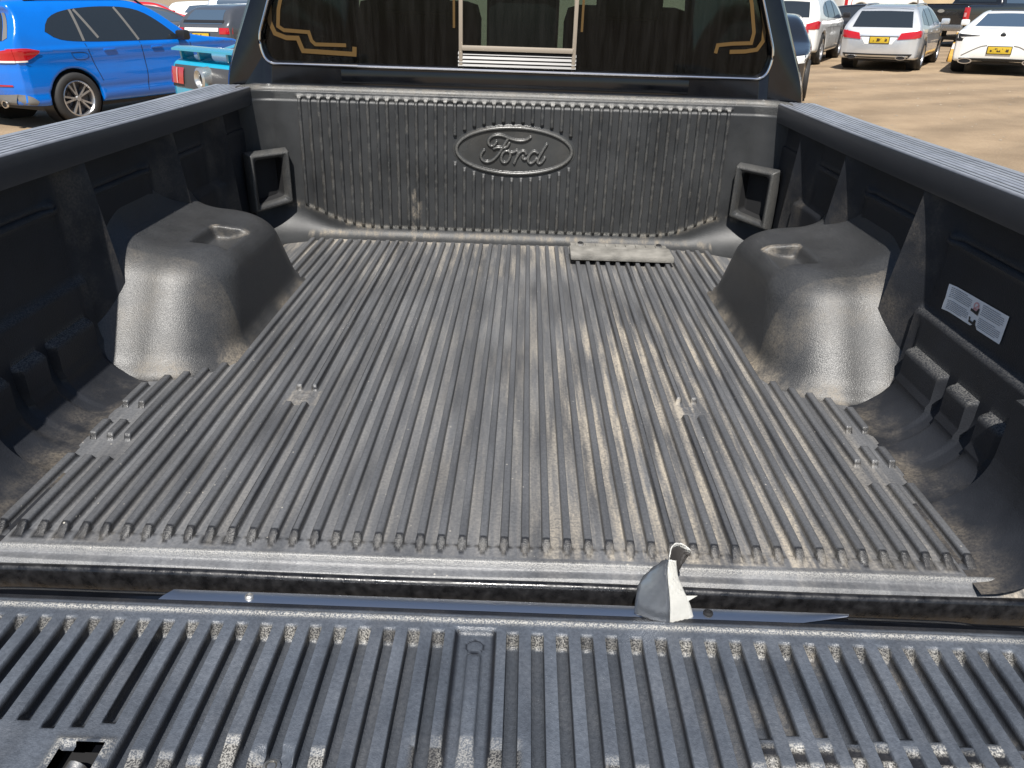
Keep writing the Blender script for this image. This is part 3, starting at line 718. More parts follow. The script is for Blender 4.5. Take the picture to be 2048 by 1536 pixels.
# the ribs ramp down towards the latch recess, each at its own place
def ramp(x0, x1, ya, yb, dep):
    global D
    m = (X > x0) & (X < x1); D = np.where(m, np.maximum(D, dep * np.clip((ya - Y) / (ya - yb), 0, 1) * (D < dep) + D * (D >= dep)), D)
ramp(-.063, .063, -.362, -.43, .014)
for (a, ya) in ((-.276, -.372), (-.172, -.385), (-.241, -.395), (.172, -.382), (.207, -.392), (-.345, -.398), (-.31, -.402), (.276, -.395), (.345, -.383), (.38, -.386), (.414, -.381), (.449, -.384), (.483, -.388), (-.379, -.398), (.552, -.385), (.587, -.38)):
    c = a; ramp(c - .014, c + .014, ya, ya - .045, .013)
Zt = TZ - D
hole = (np.abs(X + .444) < .026) & (Y < -.392) & (Y > -.475) & ~((X < -.455) & (Y > -.402))
bx_ = np.maximum(np.abs(X + .444) - .028, np.abs(Y + .433) - .041)
Zt = Zt + .006 * np.exp(-(bx_ / .006) ** 2) * (bx_ > -.004)
for (bxx, by) in ((-.222, -.408),):
    rr = np.hypot(X - bxx, Y - by); Zt = np.where(rr < .026, np.minimum(Zt, TZ - .011 * sstep((.026 - rr) / .006)), Zt)
edge = sstep((-.156 - Y) / .006)
Zt = np.where(Y > -.164, TZ - .007 * (1 - edge), Zt)
beadm = np.exp(-((Y + .1665) / .0040) ** 2); Zt = Zt + .0022 * beadm * (np.abs(X) < .70)
Zt = Zt - .006 * sstep((np.abs(X) - .70) / .04) * (Y < -.17) * 0 - .02 * sstep((np.abs(X) - .798) / .006) + .0008 * (nz2(X, Y, 6, 2) - .5)
slope_f = np.clip((-.188 - Y) / .013, 0, 1); spot = ((slope_f > .02) & (slope_f < .98)).astype(float) * (D > .0015)
wear_shine = .75 * np.exp(-((Y + .1700) / .0040) ** 2) + .5 * amp * spot * (np.abs(X) > .034)  # sun glints painted on the bead and rear-facing groove ends
fade_lit = .62 * (D < .003) * (Y < -.150) * (.75 + .5 * nz2(X * 6, Y * 2, 6, 71)) + .34 * (D > .018) + .5 * (np.abs(X) < .024) * (D < .0105) * (D > .003)  # scuffed tops and floors lighter; groove walls kept black to paint their shade
gy_ = np.gradient(D, ys, axis=1); wear_shine += .75 * amp * np.clip(-gy_ / .25 - .35, 0, 1) * (Y < -.35)  # rear-facing ramps whitened to paint their sun glint
wear_shine += .6 * np.exp(-(bx_ / .006) ** 2) * (nz2(X, Y, 60, 12) > .35)
dust = .03 + .16 * (D > .012) * (nz2(X * 3, Y, 10, 14) > .6) * (X > .3)
V = np.stack([X, Y, Zt], -1).reshape(-1, 3); F = gridfaces(len(xs), len(ys), True)
F = F[~hole.ravel()[F].all(1)]
gate = MB()
gp = [(-.112, -.082), (-.1135, -.044), (-.117, -.0345), (-.123, -.0300), (-.135, -.0285), (-.155, -.0290), (-.160, -.052), (-.64, -.052), (-.665, -.052), (-.675, -.06), (-.665, -.082)]
gv = [[(x, p[0] - .005 * sstep((abs(x) - .70) / .03), p[1]) for p in gp + gp[:1]] for x in np.concatenate([[-.86, -.83], np.linspace(-.82, .82, 60), [.83, .86]])]
gate.grid(gv)
n = len(gp) + 1; tot = len(gv) * n; gate.f += [tuple(range(n - 1)), tuple(range(tot - n, tot - 1))[::-1]]
tg = tbuild(gate, 'tailgate', M['black'], sharp=35)
mesh('tailgate_liner', V, F, M['gate'], tg, attr={'dust': np.clip(dust, 0, 1).ravel(), 'wear_shine': np.clip(wear_shine, 0, 1).ravel(), 'fade_lit': np.clip(fade_lit, 0, 1).ravel()})
m = MB(); m.box((-.444, -.433, -.066), (.058, .090, .05)); b_ = m.build('latch_pocket', M['dark'], tg, smooth=False)
b_.data.flip_normals()
m = MB(); m.tube([(-.452, -.470, -.050), (-.446, -.430, -.034), (-.443, -.414, -.031)], .012, 12); m.build('latch_rod', M['steel'], tg)
def bolt(x, y, z, r_, mat, parent, name='bolt'):
    m = MB(); m.lathe([(0, .005), (r_ * .45, .005), (r_ * .5, .002), (r_ * .62, .006), (r_ * .95, .004), (r_, 0), (r_ * 1.25, -.0005), (r_ * 1.25, -.004)], (x, y, z), 'z', 16); return m.build(name, mat, parent)
# screwed-on polished strip along the front edge
m = MB()
m.grid([[(x0 + (x1 - x0) * t, y - .004 * max(0, t - .93) / .07 * k_, z) for x0, x1, y, z, k_ in ((-.452, .55, -.1165, -.0290, 0), (-.456, .55, -.119, -.0274, 0), (-.466, .548, -.134, -.0268, -2.6), (-.470, .545, -.1405, -.0278, -4.0))] for t in np.linspace(0, 1, 60)])
m.build('edge_strip', M['polished'], tg)
bolt(-.222, -.408, TZ - .011, .011, M['steel'], tg, 'screw')
bolt(-.339, -.130, -.0285, .0065, M['steel'], tg); bolt(.339, -.129, -.0285, .0075, M['dark'], tg)

# ---------------- cab
def cab_loop(y, zb, zs_, zt, wb, ws, wt, r=.05):
    return [(p[0], y, p[1]) for p in rr_loop([(-wb, zb), (wb, zb), (ws, zs_), (wt, zt), (-wt, zt), (-ws, zs_)], [.03, .03, .08, r * 2.6, r * 2.6, .08], 8)]
Lp = [cab_loop(1.90, -.42, .515, 1.06, .99, 1.022, .775), cab_loop(1.93, -.44, .52, 1.09, 1.0, 1.035, .785), cab_loop(2.5, -.45, .50, 1.11, 1.01, 1.045, .79),
      cab_loop(3.1, -.45, .48, 1.06, 1.01, 1.045, .77), cab_loop(3.85, -.45, .47, .56, 1.01, 1.04, .93), cab_loop(4.6, -.44, .42, .50, 1.0, 1.02, .90), cab_loop(5.15, -.40, .34, .42, .96, .98, .84), cab_loop(5.28, -.36, .2, .28, .9, .92, .78)]
n = len(Lp[0]); F = loops_faces(len(Lp), n)
topk = range(27, 36)                                           # top side between the two upper corner arcs
wf = [q for q in F if q[0] // n == 3 and (q[0] % n) in topk]
F = [q for q in F if q not in wf]
V = [p for q in Lp for p in q]
# rear wall with the window opening
wl = lambda mar, y: [(p[0], y, p[1]) for p in rr_loop([(-.86 + mar, .575 + mar), (.86 - mar, .575 + mar), (.889 - mar, .640 + mar * .3), (.742 - mar, 1.0 - mar), (-.742 + mar, 1.0 - mar), (-.889 + mar, .640 + mar * .3)], [.03, .03, .05, .07, .07, .05], 8)]
b0 = len(V); rr_ = [Lp[0], [(p[0] * .985, 1.892, p[2]) for p in Lp[0]], wl(-.012, 1.888), wl(-.004, 1.896), wl(0, 1.905), wl(.004, 1.93)]
V += [p for q in rr_ for p in q]; F += [tuple(i + b0 for i in q) for q in loops_faces(len(rr_), n, flip=True)]
F.append(tuple(range((len(Lp) - 1) * n, len(Lp) * n)))
cab = tpart('cab', V, F, M['black'], sharp=40)
used = sorted({i for q in wf for i in q}); mp_ = {i: k for k, i in enumerate(used)}
mesh('windscreen', [V[i] for i in used], [tuple(mp_[i] for i in q) for q in wf], M['windscreen'], cab)
# lower crease and body seams of the rear wall
m = MB(); m.box((0, 1.8885, .535), (1.22, .006, .045), bev=.002); m.build('stamped_panel', M['black'], cab)
# rear window: two fixed panes, slider in a metal frame, trim bead, amber traces
win = empty('rear_window', parent=cab)
def pane(name, x0, x1, y, zlo=.575, zhi=1.0):
    o = np.array(wl(-.001, y)); nx_ = 14; rows = []
    for x in np.linspace(x0, x1, nx_):
        s = []
        zr = np.linspace(zlo, zhi, 10)
        for z in zr:
            lim = .889 - (z - .640) / (1.0 - .640) * (.889 - .742) if z > .64 else .86 + (z - .575) / .065 * .029
            s.append((max(-lim, min(lim, x)), y, z))
        rows.append(s)
    g = MB(); g.grid(rows); return g.build(name, M['rearglass'], win)
pane('fixed_pane', -.895, -.196, 1.915); pane('fixed_pane', .206, .895, 1.915); pane('sliding_pane', -.185, .195, 1.924, .645)
loop = np.array(wl(-.006, 1.886)); m = MB(); m.tube([tuple(p) for p in loop] + [tuple(loop[0])], .0045, 8, caps=False); m.build('trim_bead', M['chrome'], win)
m = MB()
for x0, x1, s in ((-.200, -.182, -1), (.194, .212, 1)):
    m.box(((x0 + x1) / 2, 1.912, .80), (.014, .022, .44), bev=.003)
m.box((.006, 1.908, .638), (.388, .024, .017), bev=.004); m.build('slider_frame', M['trim'], win)
m = MB(); prof_ = [(1.905, .576), (1.900, .580), (1.904, .588), (1.900, .592), (1.905, .600), (1.901, .604), (1.906, .612), (1.903, .617), (1.908, .626), (1.92, .630)]
m.grid([[(x, p[0], p[1]) for p in prof_] for x in (-.20, 0, .212)]); m.build('slider_track', M['track'], win)
def strip(name, paths, y, mat, parent):
    m = MB()
    for pts, w_ in paths:
        pts = [np.array(p, float) for p in pts]; L1 = []; L2 = []
        for i, p in enumerate(pts):
            d0 = p - pts[i - 1] if i > 0 else pts[1] - p; d1 = pts[i + 1] - p if i < len(pts) - 1 else p - pts[i - 1]
            d0 = d0 / np.linalg.norm(d0); d1 = d1 / np.linalg.norm(d1); nrm = np.array([-(d0 + d1)[1], (d0 + d1)[0]]); nrm /= np.linalg.norm(nrm)
            k = w_ / 2 / max(.5, nrm @ np.array([-d0[1], d0[0]])); L1.append(p + nrm * k); L2.append(p - nrm * k)
        m.grid([[(a[0], y, a[1]) for a in L1], [(b[0], y, b[1]) for b in L2]])
    return m.build(name, mat, parent, smooth=False)
tl_ = [([(-.770, .98), (-.846, .78), (-.852, .70), (-.838, .665), (-.800, .652), (-.760, .652), (-.752, .630), (-.745, .612), (-.565, .606), (-.563, .630)], .015),
       ([(-.745, .97), (-.818, .74), (-.825, .688), (-.806, .676), (-.720, .672), (-.712, .645), (-.70, .634), (-.592, .634)], .012)]
tr_ = [([(.765, .98), (.820, .83), (.848, .74), (.852, .69), (.835, .662), (.795, .655), (.742, .652)], .013),
       ([(.735, .97), (.795, .80), (.816, .715), (.812, .682), (.745, .678), (.698, .672), (.694, .646)], .012)]
for t_ in tl_ + tr_ + [([(-.215, .98), (-.215, .70)], .008), ([(.226, .98), (.226, .70)], .008)]: strip('defroster_trace', [t_], 1.9122, M['amber'], win)
# inside the cab
for x in (-.42, .45):
    m = MB(); m.box((x, 2.55, .42), (.52, .16, .74), bev=.06, rx=-.16); m.box((x, 2.50, .06), (.54, .55, .18), bev=.06); o_ = m.build('front_seat', M['seat'], cab)
    m = MB(); m.box((x, 2.50, .83), (.27, .10, .19), bev=.045); m.tube([(x - .06, 2.51, .70), (x - .06, 2.51, .80)], .008); m.tube([(x + .06, 2.51, .70), (x + .06, 2.51, .80)], .008); m.build('headrest', M['seat'], o_)
m = MB(); m.box((0, 2.06, .30), (1.5, .14, .50), bev=.06, rx=-.10); m.build('rear_bench', M['seat'], cab)
m = MB(); m.box((.02, 2.08, .70), (.26, .10, .30), bev=.045); m.build('middle_headrest', M['seat'], cab)
m = MB(); m.box((0, 3.55, .36), (1.8, .5, .28), bev=.08); m.build('dashboard', M['seat'], cab)
m = MB(); m.box((.23, 3.02, .90), (.24, .03, .07), bev=.02); m.tube([(.23, 3.03, .92), (.23, 3.10, 1.0)], .01); m.build('interior_mirror', M['dark'], cab)
m = MB(); m.box((0, 2.6, 1.055), (1.45, 1.2, .02)); m.build('headlining', M['seat'], cab, smooth=False)
m = MB(); m.box((0, 2.8, -.06), (1.9, 1.8, .04)); m.build('cab_floor', M['seat'], cab, smooth=False)
for sx in (-1, 1):
    q = [(sx * 1.046, 2.02, .56), (sx * 1.046, 3.35, .56), (sx * .985, 3.15, .90), (sx * .93, 2.85, .985), (sx * .92, 2.1, .985)]
    q = [(sx * (abs(p[0]) - (.0 if p[2] < .6 else .0)) * 1.0, p[1], p[2]) for p in q]
    bl = [(sx * (1.045 - .47 * (p[2] - .50) + .016), p[1], p[2]) for p in q]
    mesh('side_window', bl, [tuple(range(5))], M['rearglass'], cab, smooth=False)

# ---------------- loose things in the bed
def T3(x, y, z): return TT + MT @ Vector((x, y, z + ZF))
pad_o = empty('rubber_pad'); pad_o.matrix_world = Matrix.Translation(T3(.388, 1.60, .003)) @ MT.to_4x4()
tag(pad_o, 'dusty grey rubber step pad lying on the bed floor against the ribbed bulkhead', 'rubber pad')
m = MB(); m.box((0, -.008, .010), (.352, .122, .019), bev=.006); o = m.build('pad_bar', M['plate'], pad_o)
o.data.transform(Matrix.Translation((0, 0, 0)))
m = MB(); m.box((.005, .095, .002), (.345, .085, .006), bev=.002)
for k in range(9): m.box((-.145 + k * .036, .090, .006), (.012, .07, .006), bev=.002)
m.build('pad_backing', M['plate'], pad_o)
for x in (-.132, .150):
    bolt(x, .118, .008, .010, M['dark'], pad_o, 'pad_bolt')
    m = MB(); m.box((x, .108, .004), (.020, .028, .012), bev=.003); m.build('pad_clip', M['steel'], pad_o)
# a stub of silver tape standing up from the tailgate gap
tape = empty('silver_tape_strip'); tape.matrix_world = Matrix.Translation(T3(.275, -.135, -.028)) @ MT.to_4x4()
tag(tape, 'torn piece of silver duct tape folded upright on the tailgate edge', 'tape')
A_ = np.array([[.229, -.137, -.024], [.229, -.133, .000], [.231, -.126, .022], [.243, -.122, .041], [.257, -.124, .058], [.266, -.128, .070]])
B_ = np.array([[.279, -.150, -.030], [.277, -.149, -.004], [.274, -.146, .018], [.270, -.143, .038], [.267, -.139, .058], [.268, -.135, .075]])
C_ = np.array([[.317, -.136, -.031], [.309, -.134, -.006], [.300, -.134, .012], [.291, -.135, .030], [.284, -.135, .046], [.279, -.134, .072]])
base = np.array([.275, -.135, -.028])
def ribbon(name, L1, L2, mat, sub=5, jag=0.0, n=9, bulge=.003):
    l1 = chaikin(L1, 2, False); l2 = chaikin(L2, 2, False); R = []
    for i in range(len(l1)):
        row = []
        for k in range(n):
            t = k / (n - 1); p = l1[i] * (1 - t) + l2[i] * t
            p = p + np.array([0, -1, .1]) * bulge * math.sin(math.pi * t) + np.array([0, .0012, 0]) * math.sin(i * 1.7 + k * 2.3)
            if i == 0: p = p + np.array([0, 0, jag * random.uniform(-1, 1)])
            row.append(p - base)
        R.append(row)
    g = MB(); g.grid(R); o = g.build(name, mat, tape); md = o.modifiers.new('thick', 'SOLIDIFY'); md.thickness = .0012; md.offset = 0; return o
ribbon('shiny_side', A_, B_, M['foil'], jag=.002)
ribbon('pale_side', B_ + [.0004, 0, 0], C_, M['tapewhite'], jag=.003, bulge=.001)
cu = [(.268, -.135, .074), (.272, -.120, .080), (.281, -.108, .0785), (.293, -.104, .074), (.303, -.110, .068)]
cl = [(.284, -.134, .046), (.287, -.126, .042), (.290, -.118, .044), (.296, -.112, .052), (.303, -.111, .0655)]
M['tapedark'] = simple('tape_underside', (.030, .027, .025), .6)
ribbon('curled_end', np.array(cu), np.array(cl), M['tapedark'], bulge=.0)
ribbon('curled_rim', np.array(cu), np.array(cu) + [0, -.003, .0075], M['tapewhite'], bulge=0)
g = MB(); g.add([np.array(p) - base for p in [(.304, -.136, .001), (.318, -.133, .0095), (.301, -.1345, .010)]], [(0, 1, 2)]); g.build('torn_spike', M['tapewhite'], tape, smooth=False)

# ================================================================== CARS IN THE LOT
def paint(name, col, metal=0.0, rough=.28): return simple('paint_' + name, col, rough, metal, coat=1.0, var=.05, vscale=3)
M['tyre'] = simple('tyre_rubber', (.022, .021, .020), .75, bump=.3, bscale=60)
M['alloy'] = simple('alloy_wheel', (.55, .55, .56), .28, .85)
M['darkalloy'] = simple('dark_alloy_wheel', (.10, .10, .11), .3, .8)
M['limealloy'] = simple('pale_yellow_wheel', (.62, .62, .30), .4)
M['carglass'] = simple('car_window_glass', (.020, .026, .032), .06, spec=.9)
M['blueglass'] = simple('blue_car_window', (.055, .085, .125), .08, spec=.9)
M['red'] = simple('tail_lamp_red', (.42, .008, .012), .12, coat=1.0)
M['redclear'] = simple('tail_lamp_pink', (.60, .30, .30), .15, coat=1.0)
def plate_mat():
    m, N, L, B = new_mat('yellow_number_plate'); tc = N.new('ShaderNodeTexCoord')
    mp = N.new('ShaderNodeMapping'); mp.inputs['Scale'].default_value = (1, 17, 14); L.new(tc.outputs['Object'], mp.inputs[0])
    n = N.new('ShaderNodeTexNoise'); n.inputs['Scale'].default_value = 1.0; n.inputs['Detail'].default_value = 3; L.new(mp.outputs[0], n.inputs['Vector'])
    se = N.new('ShaderNodeSeparateXYZ'); L.new(tc.outputs['Generated'], se.inputs[0])
    def band(src, c, h):
        a = N.new('ShaderNodeMath'); a.operation = 'SUBTRACT'; a.inputs[1].default_value = c; L.new(src, a.inputs[0])
        b_ = N.new('ShaderNodeMath'); b_.operation = 'ABSOLUTE'; L.new(a.outputs[0], b_.inputs[0])
        c_ = N.new('ShaderNodeMath'); c_.operation = 'LESS_THAN'; c_.inputs[1].default_value = h; L.new(b_.outputs[0], c_.inputs[0]); return c_.outputs[0]
    k = N.new('ShaderNodeMapRange'); k.inputs[1].default_value = .50; k.inputs[2].default_value = .56; L.new(n.outputs['Fac'], k.inputs[0])
    v = k.outputs[0]
    for q in (band(se.outputs[1], .5, .40), band(se.outputs[2], .5, .28)):
        mm = N.new('ShaderNodeMath'); mm.operation = 'MULTIPLY'; L.new(v, mm.inputs[0]); L.new(q, mm.inputs[1]); v = mm.outputs[0]
    mx = N.new('ShaderNodeMix'); mx.data_type = 'RGBA'; L.new(v, mx.inputs[0]); mx.inputs[6].default_value = (.55, .38, .03, 1); mx.inputs[7].default_value = (.05, .03, .015, 1)
    L.new(mx.outputs[2], B.inputs['Base Color']); B.inputs['Roughness'].default_value = .45; return m
M['yellowplate'] = plate_mat()
M['platewhite'] = simple('white_plate_holder', (.75, .75, .72), .4)
M['cladding'] = simple('grey_plastic_cladding', (.16, .155, .145), .5)
M['blackplastic'] = simple('black_car_plastic', (.015, .015, .016), .4)
M['darkpanel'] = simple('dark_tail_panel_plastic', (.055, .055, .058), .5)
M['silvertrim'] = simple('silver_car_trim', (.62, .62, .60), .25, .8)

def make_wheel(name, parent, loc, r, wdt, side, rim, spokes=5, double=True):
    """side +1 : outer face towards +y"""
    wobj = empty(name, loc, (0, 0, 0 if side > 0 else math.pi), parent)
    h = wdt / 2; rr = r * .69
    m = MB(); m.lathe([(rr * .97, -h), (r * .90, -h), (r * .97, -h * .8), (r, -h * .5), (r, h * .5), (r * .97, h * .8), (r * .90, h), (rr * 1.06, h * 1.0), (rr, h * .92), (rr * .97, h * .6)], axis='y', n=36)
    m.build('tyre', M['tyre'], wobj, sharp=60)
    m = MB(); m.lathe([(rr * 1.0, h * .90), (rr * .95, h * .95), (rr * .90, h * .80), (rr * .88, h * .1)], axis='y', n=36)
    m.lathe([(0, h * .78), (rr * .14, h * .78), (rr * .18, h * .62), (rr * .19, h * .4)], axis='y', n=18)
    ns = spokes * (2 if double else 1)
    for k in range(ns):
        t = 2 * math.pi * (k // (2 if double else 1)) / spokes + (.20 * (1 if k % 2 else -1) if double else 0)
        t0 = 2 * math.pi * (k // (2 if double else 1)) / spokes + (.06 * (1 if k % 2 else -1) if double else 0)
        a = np.array([math.cos(t0), math.sin(t0)]) * rr * .15; b = np.array([math.cos(t), math.sin(t)]) * rr * .93
        d = (b - a) / np.linalg.norm(b - a); nrm = np.array([-d[1], d[0]])
        w0, w1 = rr * (.05 if double else .10), rr * (.055 if double else .075)
        q = [a + nrm * w0, a - nrm * w0, b - nrm * w1, b + nrm * w1]
        v = [(p[0], h * .70, p[1]) for p in q] + [(p[0], h * .40, p[1]) for p in q]
        m.add(v, [(0, 1, 2, 3), (4, 7, 6, 5), (0, 4, 5, 1), (1, 5, 6, 2), (2, 6, 7, 3), (3, 7, 4, 0)])
    m.build('rim', rim, wobj, sharp=30)
    m = MB(); m.lathe([(0, h * .12), (rr * .55, h * .12), (rr * .58, h * .02), (rr * .97, h * .02)], axis='y', n=24); m.build('brake_disc', M['darkalloy'] if rim is M['alloy'] else M['blackplastic'], wobj)
    return wobj

class Car:
    """body grown from three outlines: side (x,z), front (y,z) and plan; x = 0 is the rear bumper"""
    def __init__(s, name, label, cat, pos, heading, side, front, L, W, wr, wf, rad, mat, cell=.03, group=None, rear_in=.16, rear_r=.35, nose_in=.30, nose_r=.55, arch=1.13, k=.06, crease=None, z0=0):
        s.L, s.W = L, W; s.wr, s.wf, s.rad = wr, wf, rad
        s.root = empty(name, (pos[0], pos[1], z0), (0, 0, math.pi / 2 - math.radians(heading)))
        tag(s.root, label, cat, group or 'vehicles parked in the lot')
        ax = np.arange(-.12, L + .12, cell); ay = np.arange(0 - cell * 2.5, W / 2 + .1, cell); az = np.arange(.08, max(p[1] for p in side) + .10, cell)
        Xs, Zs = np.meshgrid(ax, az, indexing='ij'); Ss = poly_sdf(chaikin(side, 2), Xs, Zs)
        Ys, Zf = np.meshgrid(ay, az, indexing='ij'); fr = list(front); fr = fr + [(-y, z) for y, z in fr[::-1]]; Ff = poly_sdf(chaikin(fr, 2), Ys, Zf)
        hw = W / 2
        plan = [(0, hw - rear_in), (rear_r, hw), (L - nose_r, hw - .01), (L - .12, hw - nose_in), (L, hw - nose_in - .28)]
        plan = plan + [(x, -y) for x, y in plan[::-1]]
        Xp, Yp = np.meshgrid(ax, ay, indexing='ij'); Pp = poly_sdf(chaikin(plan, 2), Xp, Yp)
        F = smax(smax(Ss[:, None, :], Ff[None], k), Pp[:, :, None], k)
        if crease:
            for (z, wd, dp) in crease: F = F + dp * np.exp(-((az - z) / wd) ** 2)[None, None, :] * (ay > .3)[None, :, None]
        for xw in (wr, wf):
            da = np.hypot(Xs - xw, Zs - rad); arch_d = (rad * arch - da)[:, None, :]
            arch_d = np.minimum(arch_d, (ay - (hw - .34))[None, :, None])
            F = smax(F, arch_d, .012)
        V, Q = surface_nets(F.astype(np.float32), (ax[0], ay[0], az[0]), cell)
        V2 = V.copy(); V2[:, 1] *= -1; Q2 = Q[:, ::-1]
        keep = V[Q][:, :, 1].mean(1) > -1e-4 - cell * .0; Q = Q[keep]; Q2 = Q2[keep]
        near = V[:, 1] < cell * .75
        V[:, 1] = np.where(V[:, 1] < cell * .1, 0, V[:, 1]); V2[:, 1] = -V[:, 1]
        VV = np.vstack([V, V2]); QQ = np.vstack([Q, Q2 + len(V)])
        VV[:, 0] -= L / 2
        s.body = mesh('body', VV, QQ, mat, s.root, sharp=None)
        s.bvh = BVHTree.FromPolygons([tuple(p) for p in VV], [tuple(q) for q in QQ]); s.mat = mat
        m = MB()
        for xw in (wr, wf):
            for sg in (-1, 1): m.lathe([(rad * arch * .99, -.14), (rad * arch * .99, .10), (.05, .10)], (xw - L / 2, sg * (hw - .22), rad), 'y', 24) if sg < 0 else m.lathe([(.05, -.10), (rad * arch * .99, -.10), (rad * arch * .99, .14)], (xw - L / 2, sg * (hw - .22), rad), 'y', 24)
        m.box((0, 0, .26), (L * .78, W * .74, .12)); m.build('underside', M['blackplastic'], s.root)
    def wheels(s, rim, wdt=.23, spokes=5, double=True, inset=.02):
        for xw in (s.wr, s.wf):
            for sg in (-1, 1): make_wheel('wheel', s.root, (xw - s.L / 2, sg * (s.W / 2 - wdt / 2 - inset), s.rad), s.rad, wdt, sg, rim, spokes, double)
    def cast(s, view, a, b):
        h = s.L / 2
        if view == 'rear': o, d = (-h - 1, a, b), (1, 0, 0)
        elif view == 'front': o, d = (h + 1, a, b), (-1, 0, 0)
        elif view == 'right': o, d = (a - h, -s.W, b), (0, 1, 0)
        elif view == 'left': o, d = (a - h, s.W, b), (0, -1, 0)
        else: o, d = (a - h, b, 4), (0, 0, -1)
        p, nrm, i, t = s.bvh.ray_cast(Vector(o), Vector(d))
        return p, nrm, Vector(d)
    def patch(s, name, view, bot, top, mat, off=.006, nu=14, nv=6, parent=None, thick=.0):
        """panel lying on the body between two outline curves"""
        bot, top = np.array(bot, float), np.array(top, float)
        def res(c):
            d = np.r_[0, np.cumsum(np.linalg.norm(np.diff(c, axis=0), axis=1))]; t = np.linspace(0, d[-1], nu + 1)
            return np.stack([np.interp(t, d, c[:, 0]), np.interp(t, d, c[:, 1])], 1)
        if len(bot) > 2: bot = chaikin(bot, 2, False)
        if len(top) > 2: top = chaikin(top, 2, False)
        b_, t_ = res(bot), res(top); R = []; last = None
        for i in range(nu + 1):
            row = []
            for j in range(nv + 1):
                q = b_[i] * (1 - j / nv) + t_[i] * (j / nv); p, nrm, d = s.cast(view, *q)
                if p is None: p = last if last is not None else Vector((0, 0, .5))
                else: p = p - d * off
                last = p; row.append(tuple(p))
            R.append(row)
        g = MB(); g.grid(R); return g.build(name, mat, parent or s.root, sharp=60)
    def both(s, name, bot, top, mat, **k):
        return [s.patch(name, v, bot, top, mat, **k) for v in ('right', 'left')]
    def rear2(s, name, bot, top, mat, **k):
        return [s.patch(name, 'rear', [(sg * a, b) for a, b in bot], [(sg * a, b) for a, b in top], mat, **k) for sg in (-1, 1)]
    def line(s, name, view, pts, w, mat, off=.003, **k):
        pts = chaikin(pts, 1, False) if len(pts) > 2 else np.array(pts, float); d = np.gradient(pts, axis=0); n_ = np.stack([-d[:, 1], d[:, 0]], 1); n_ /= np.linalg.norm(n_, axis=1)[:, None]
        return s.patch(name, view, pts - n_ * w / 2, pts + n_ * w / 2, mat, off, nu=max(6, len(pts) * 2), nv=1, **k)
    def number_plate(s, y, z, w=.50, h=.115, dark=True):
        p, n, d = s.cast('rear', y, z); x = p.x if p else -s.L / 2
        m = MB(); m.box((x - .012, y, z), (.014, w + .03, h + .03), bev=.004); o = m.build('plate_holder', M['blackplastic'], s.root)
        m = MB(); m.box((x - .021, y, z), (.008, w, h), bev=.002); o2 = m.build('number_plate', M['yellowplate'], o)
    def mirror(s, x, z, mat, out=.13, yb=None):
        for sg in (-1, 1):
            p, n, d = s.cast('right' if sg < 0 else 'left', x, z); yb_ = p.y if p else sg * s.W / 2
            m = MB(); m.box((x - s.L / 2, yb_ + sg * out, z + .06), (.13, .20, .14), bev=.04); m.box((x - s.L / 2 + .02, yb_ + sg * .03, z + .01), (.06, .10, .04), bev=.01)
            m.build('door_mirror', mat, s.root)
    def handles(s, xs_, z, mat):
        for x in xs_:
            for sg in (-1, 1):
                p, n, d = s.cast('right' if sg < 0 else 'left', x, z)
                if p: m = MB(); m.box((p.x, p.y + sg * .004, z), (.19, .024, .028), bev=.008); m.build('door_handle', mat, s.root)
    def rails(s, x0, x1, y, mat, z=None):
        for sg in (-1, 1):
            pts = []
            for x in np.linspace(x0, x1, 9):
                p, n, d = s.cast('top', x, sg * y); zz_ = (p.z if p else 1.5); pts.append((x - s.L / 2, sg * y, zz_ + (.035 if x0 < x < x1 else .0)))
            m = MB(); m.tube(pts, .016, 6); m.build('roof_rail', mat, s.root)
    def pipe(s, y, z, w=.09, h=.06, x=-.02, mat=None):
        m = MB(); t = np.linspace(0, 2 * math.pi, 17)[:-1]; x0 = x - s.L / 2
        o_ = [(math.cos(a) * w, math.sin(a) * h) for a in t]; rings = [[(x0, y + a, z + b) for a, b in o_], [(x0 - .02, y + a, z + b) for a, b in o_], [(x0 - .02, y + a * .8, z + b * .75) for a, b in o_]]
        m.add([q for r_ in rings for q in r_], loops_faces(3, 16)); o = m.build('exhaust_pipe', mat or M['chrome'], s.root)
        m = MB(); m.add([(x0 - .012, y + a * .85, z + b * .82) for a, b in o_], [tuple(range(16))]); m.build('exhaust_bore', M['dark'], o, smooth=False)

SUV_FRONT = [(0, .20), (.80, .20), (.905, .32), (.915, .62), (.895, .72), (.912, .90), (.885, 1.02), (.78, 1.30), (.665, 1.53), (.55, 1.60), (0, 1.63)]
SEDAN_FRONT = [(0, .16), (.78, .16), (.90, .28), (.915, .55), (.90, .70), (.905, .84), (.86, .93), (.72, 1.20), (.60, 1.38), (.48, 1.435), (0, 1.46)]
def scale_front(f, w, h): return [(y * w, z * h) for y, z in f]

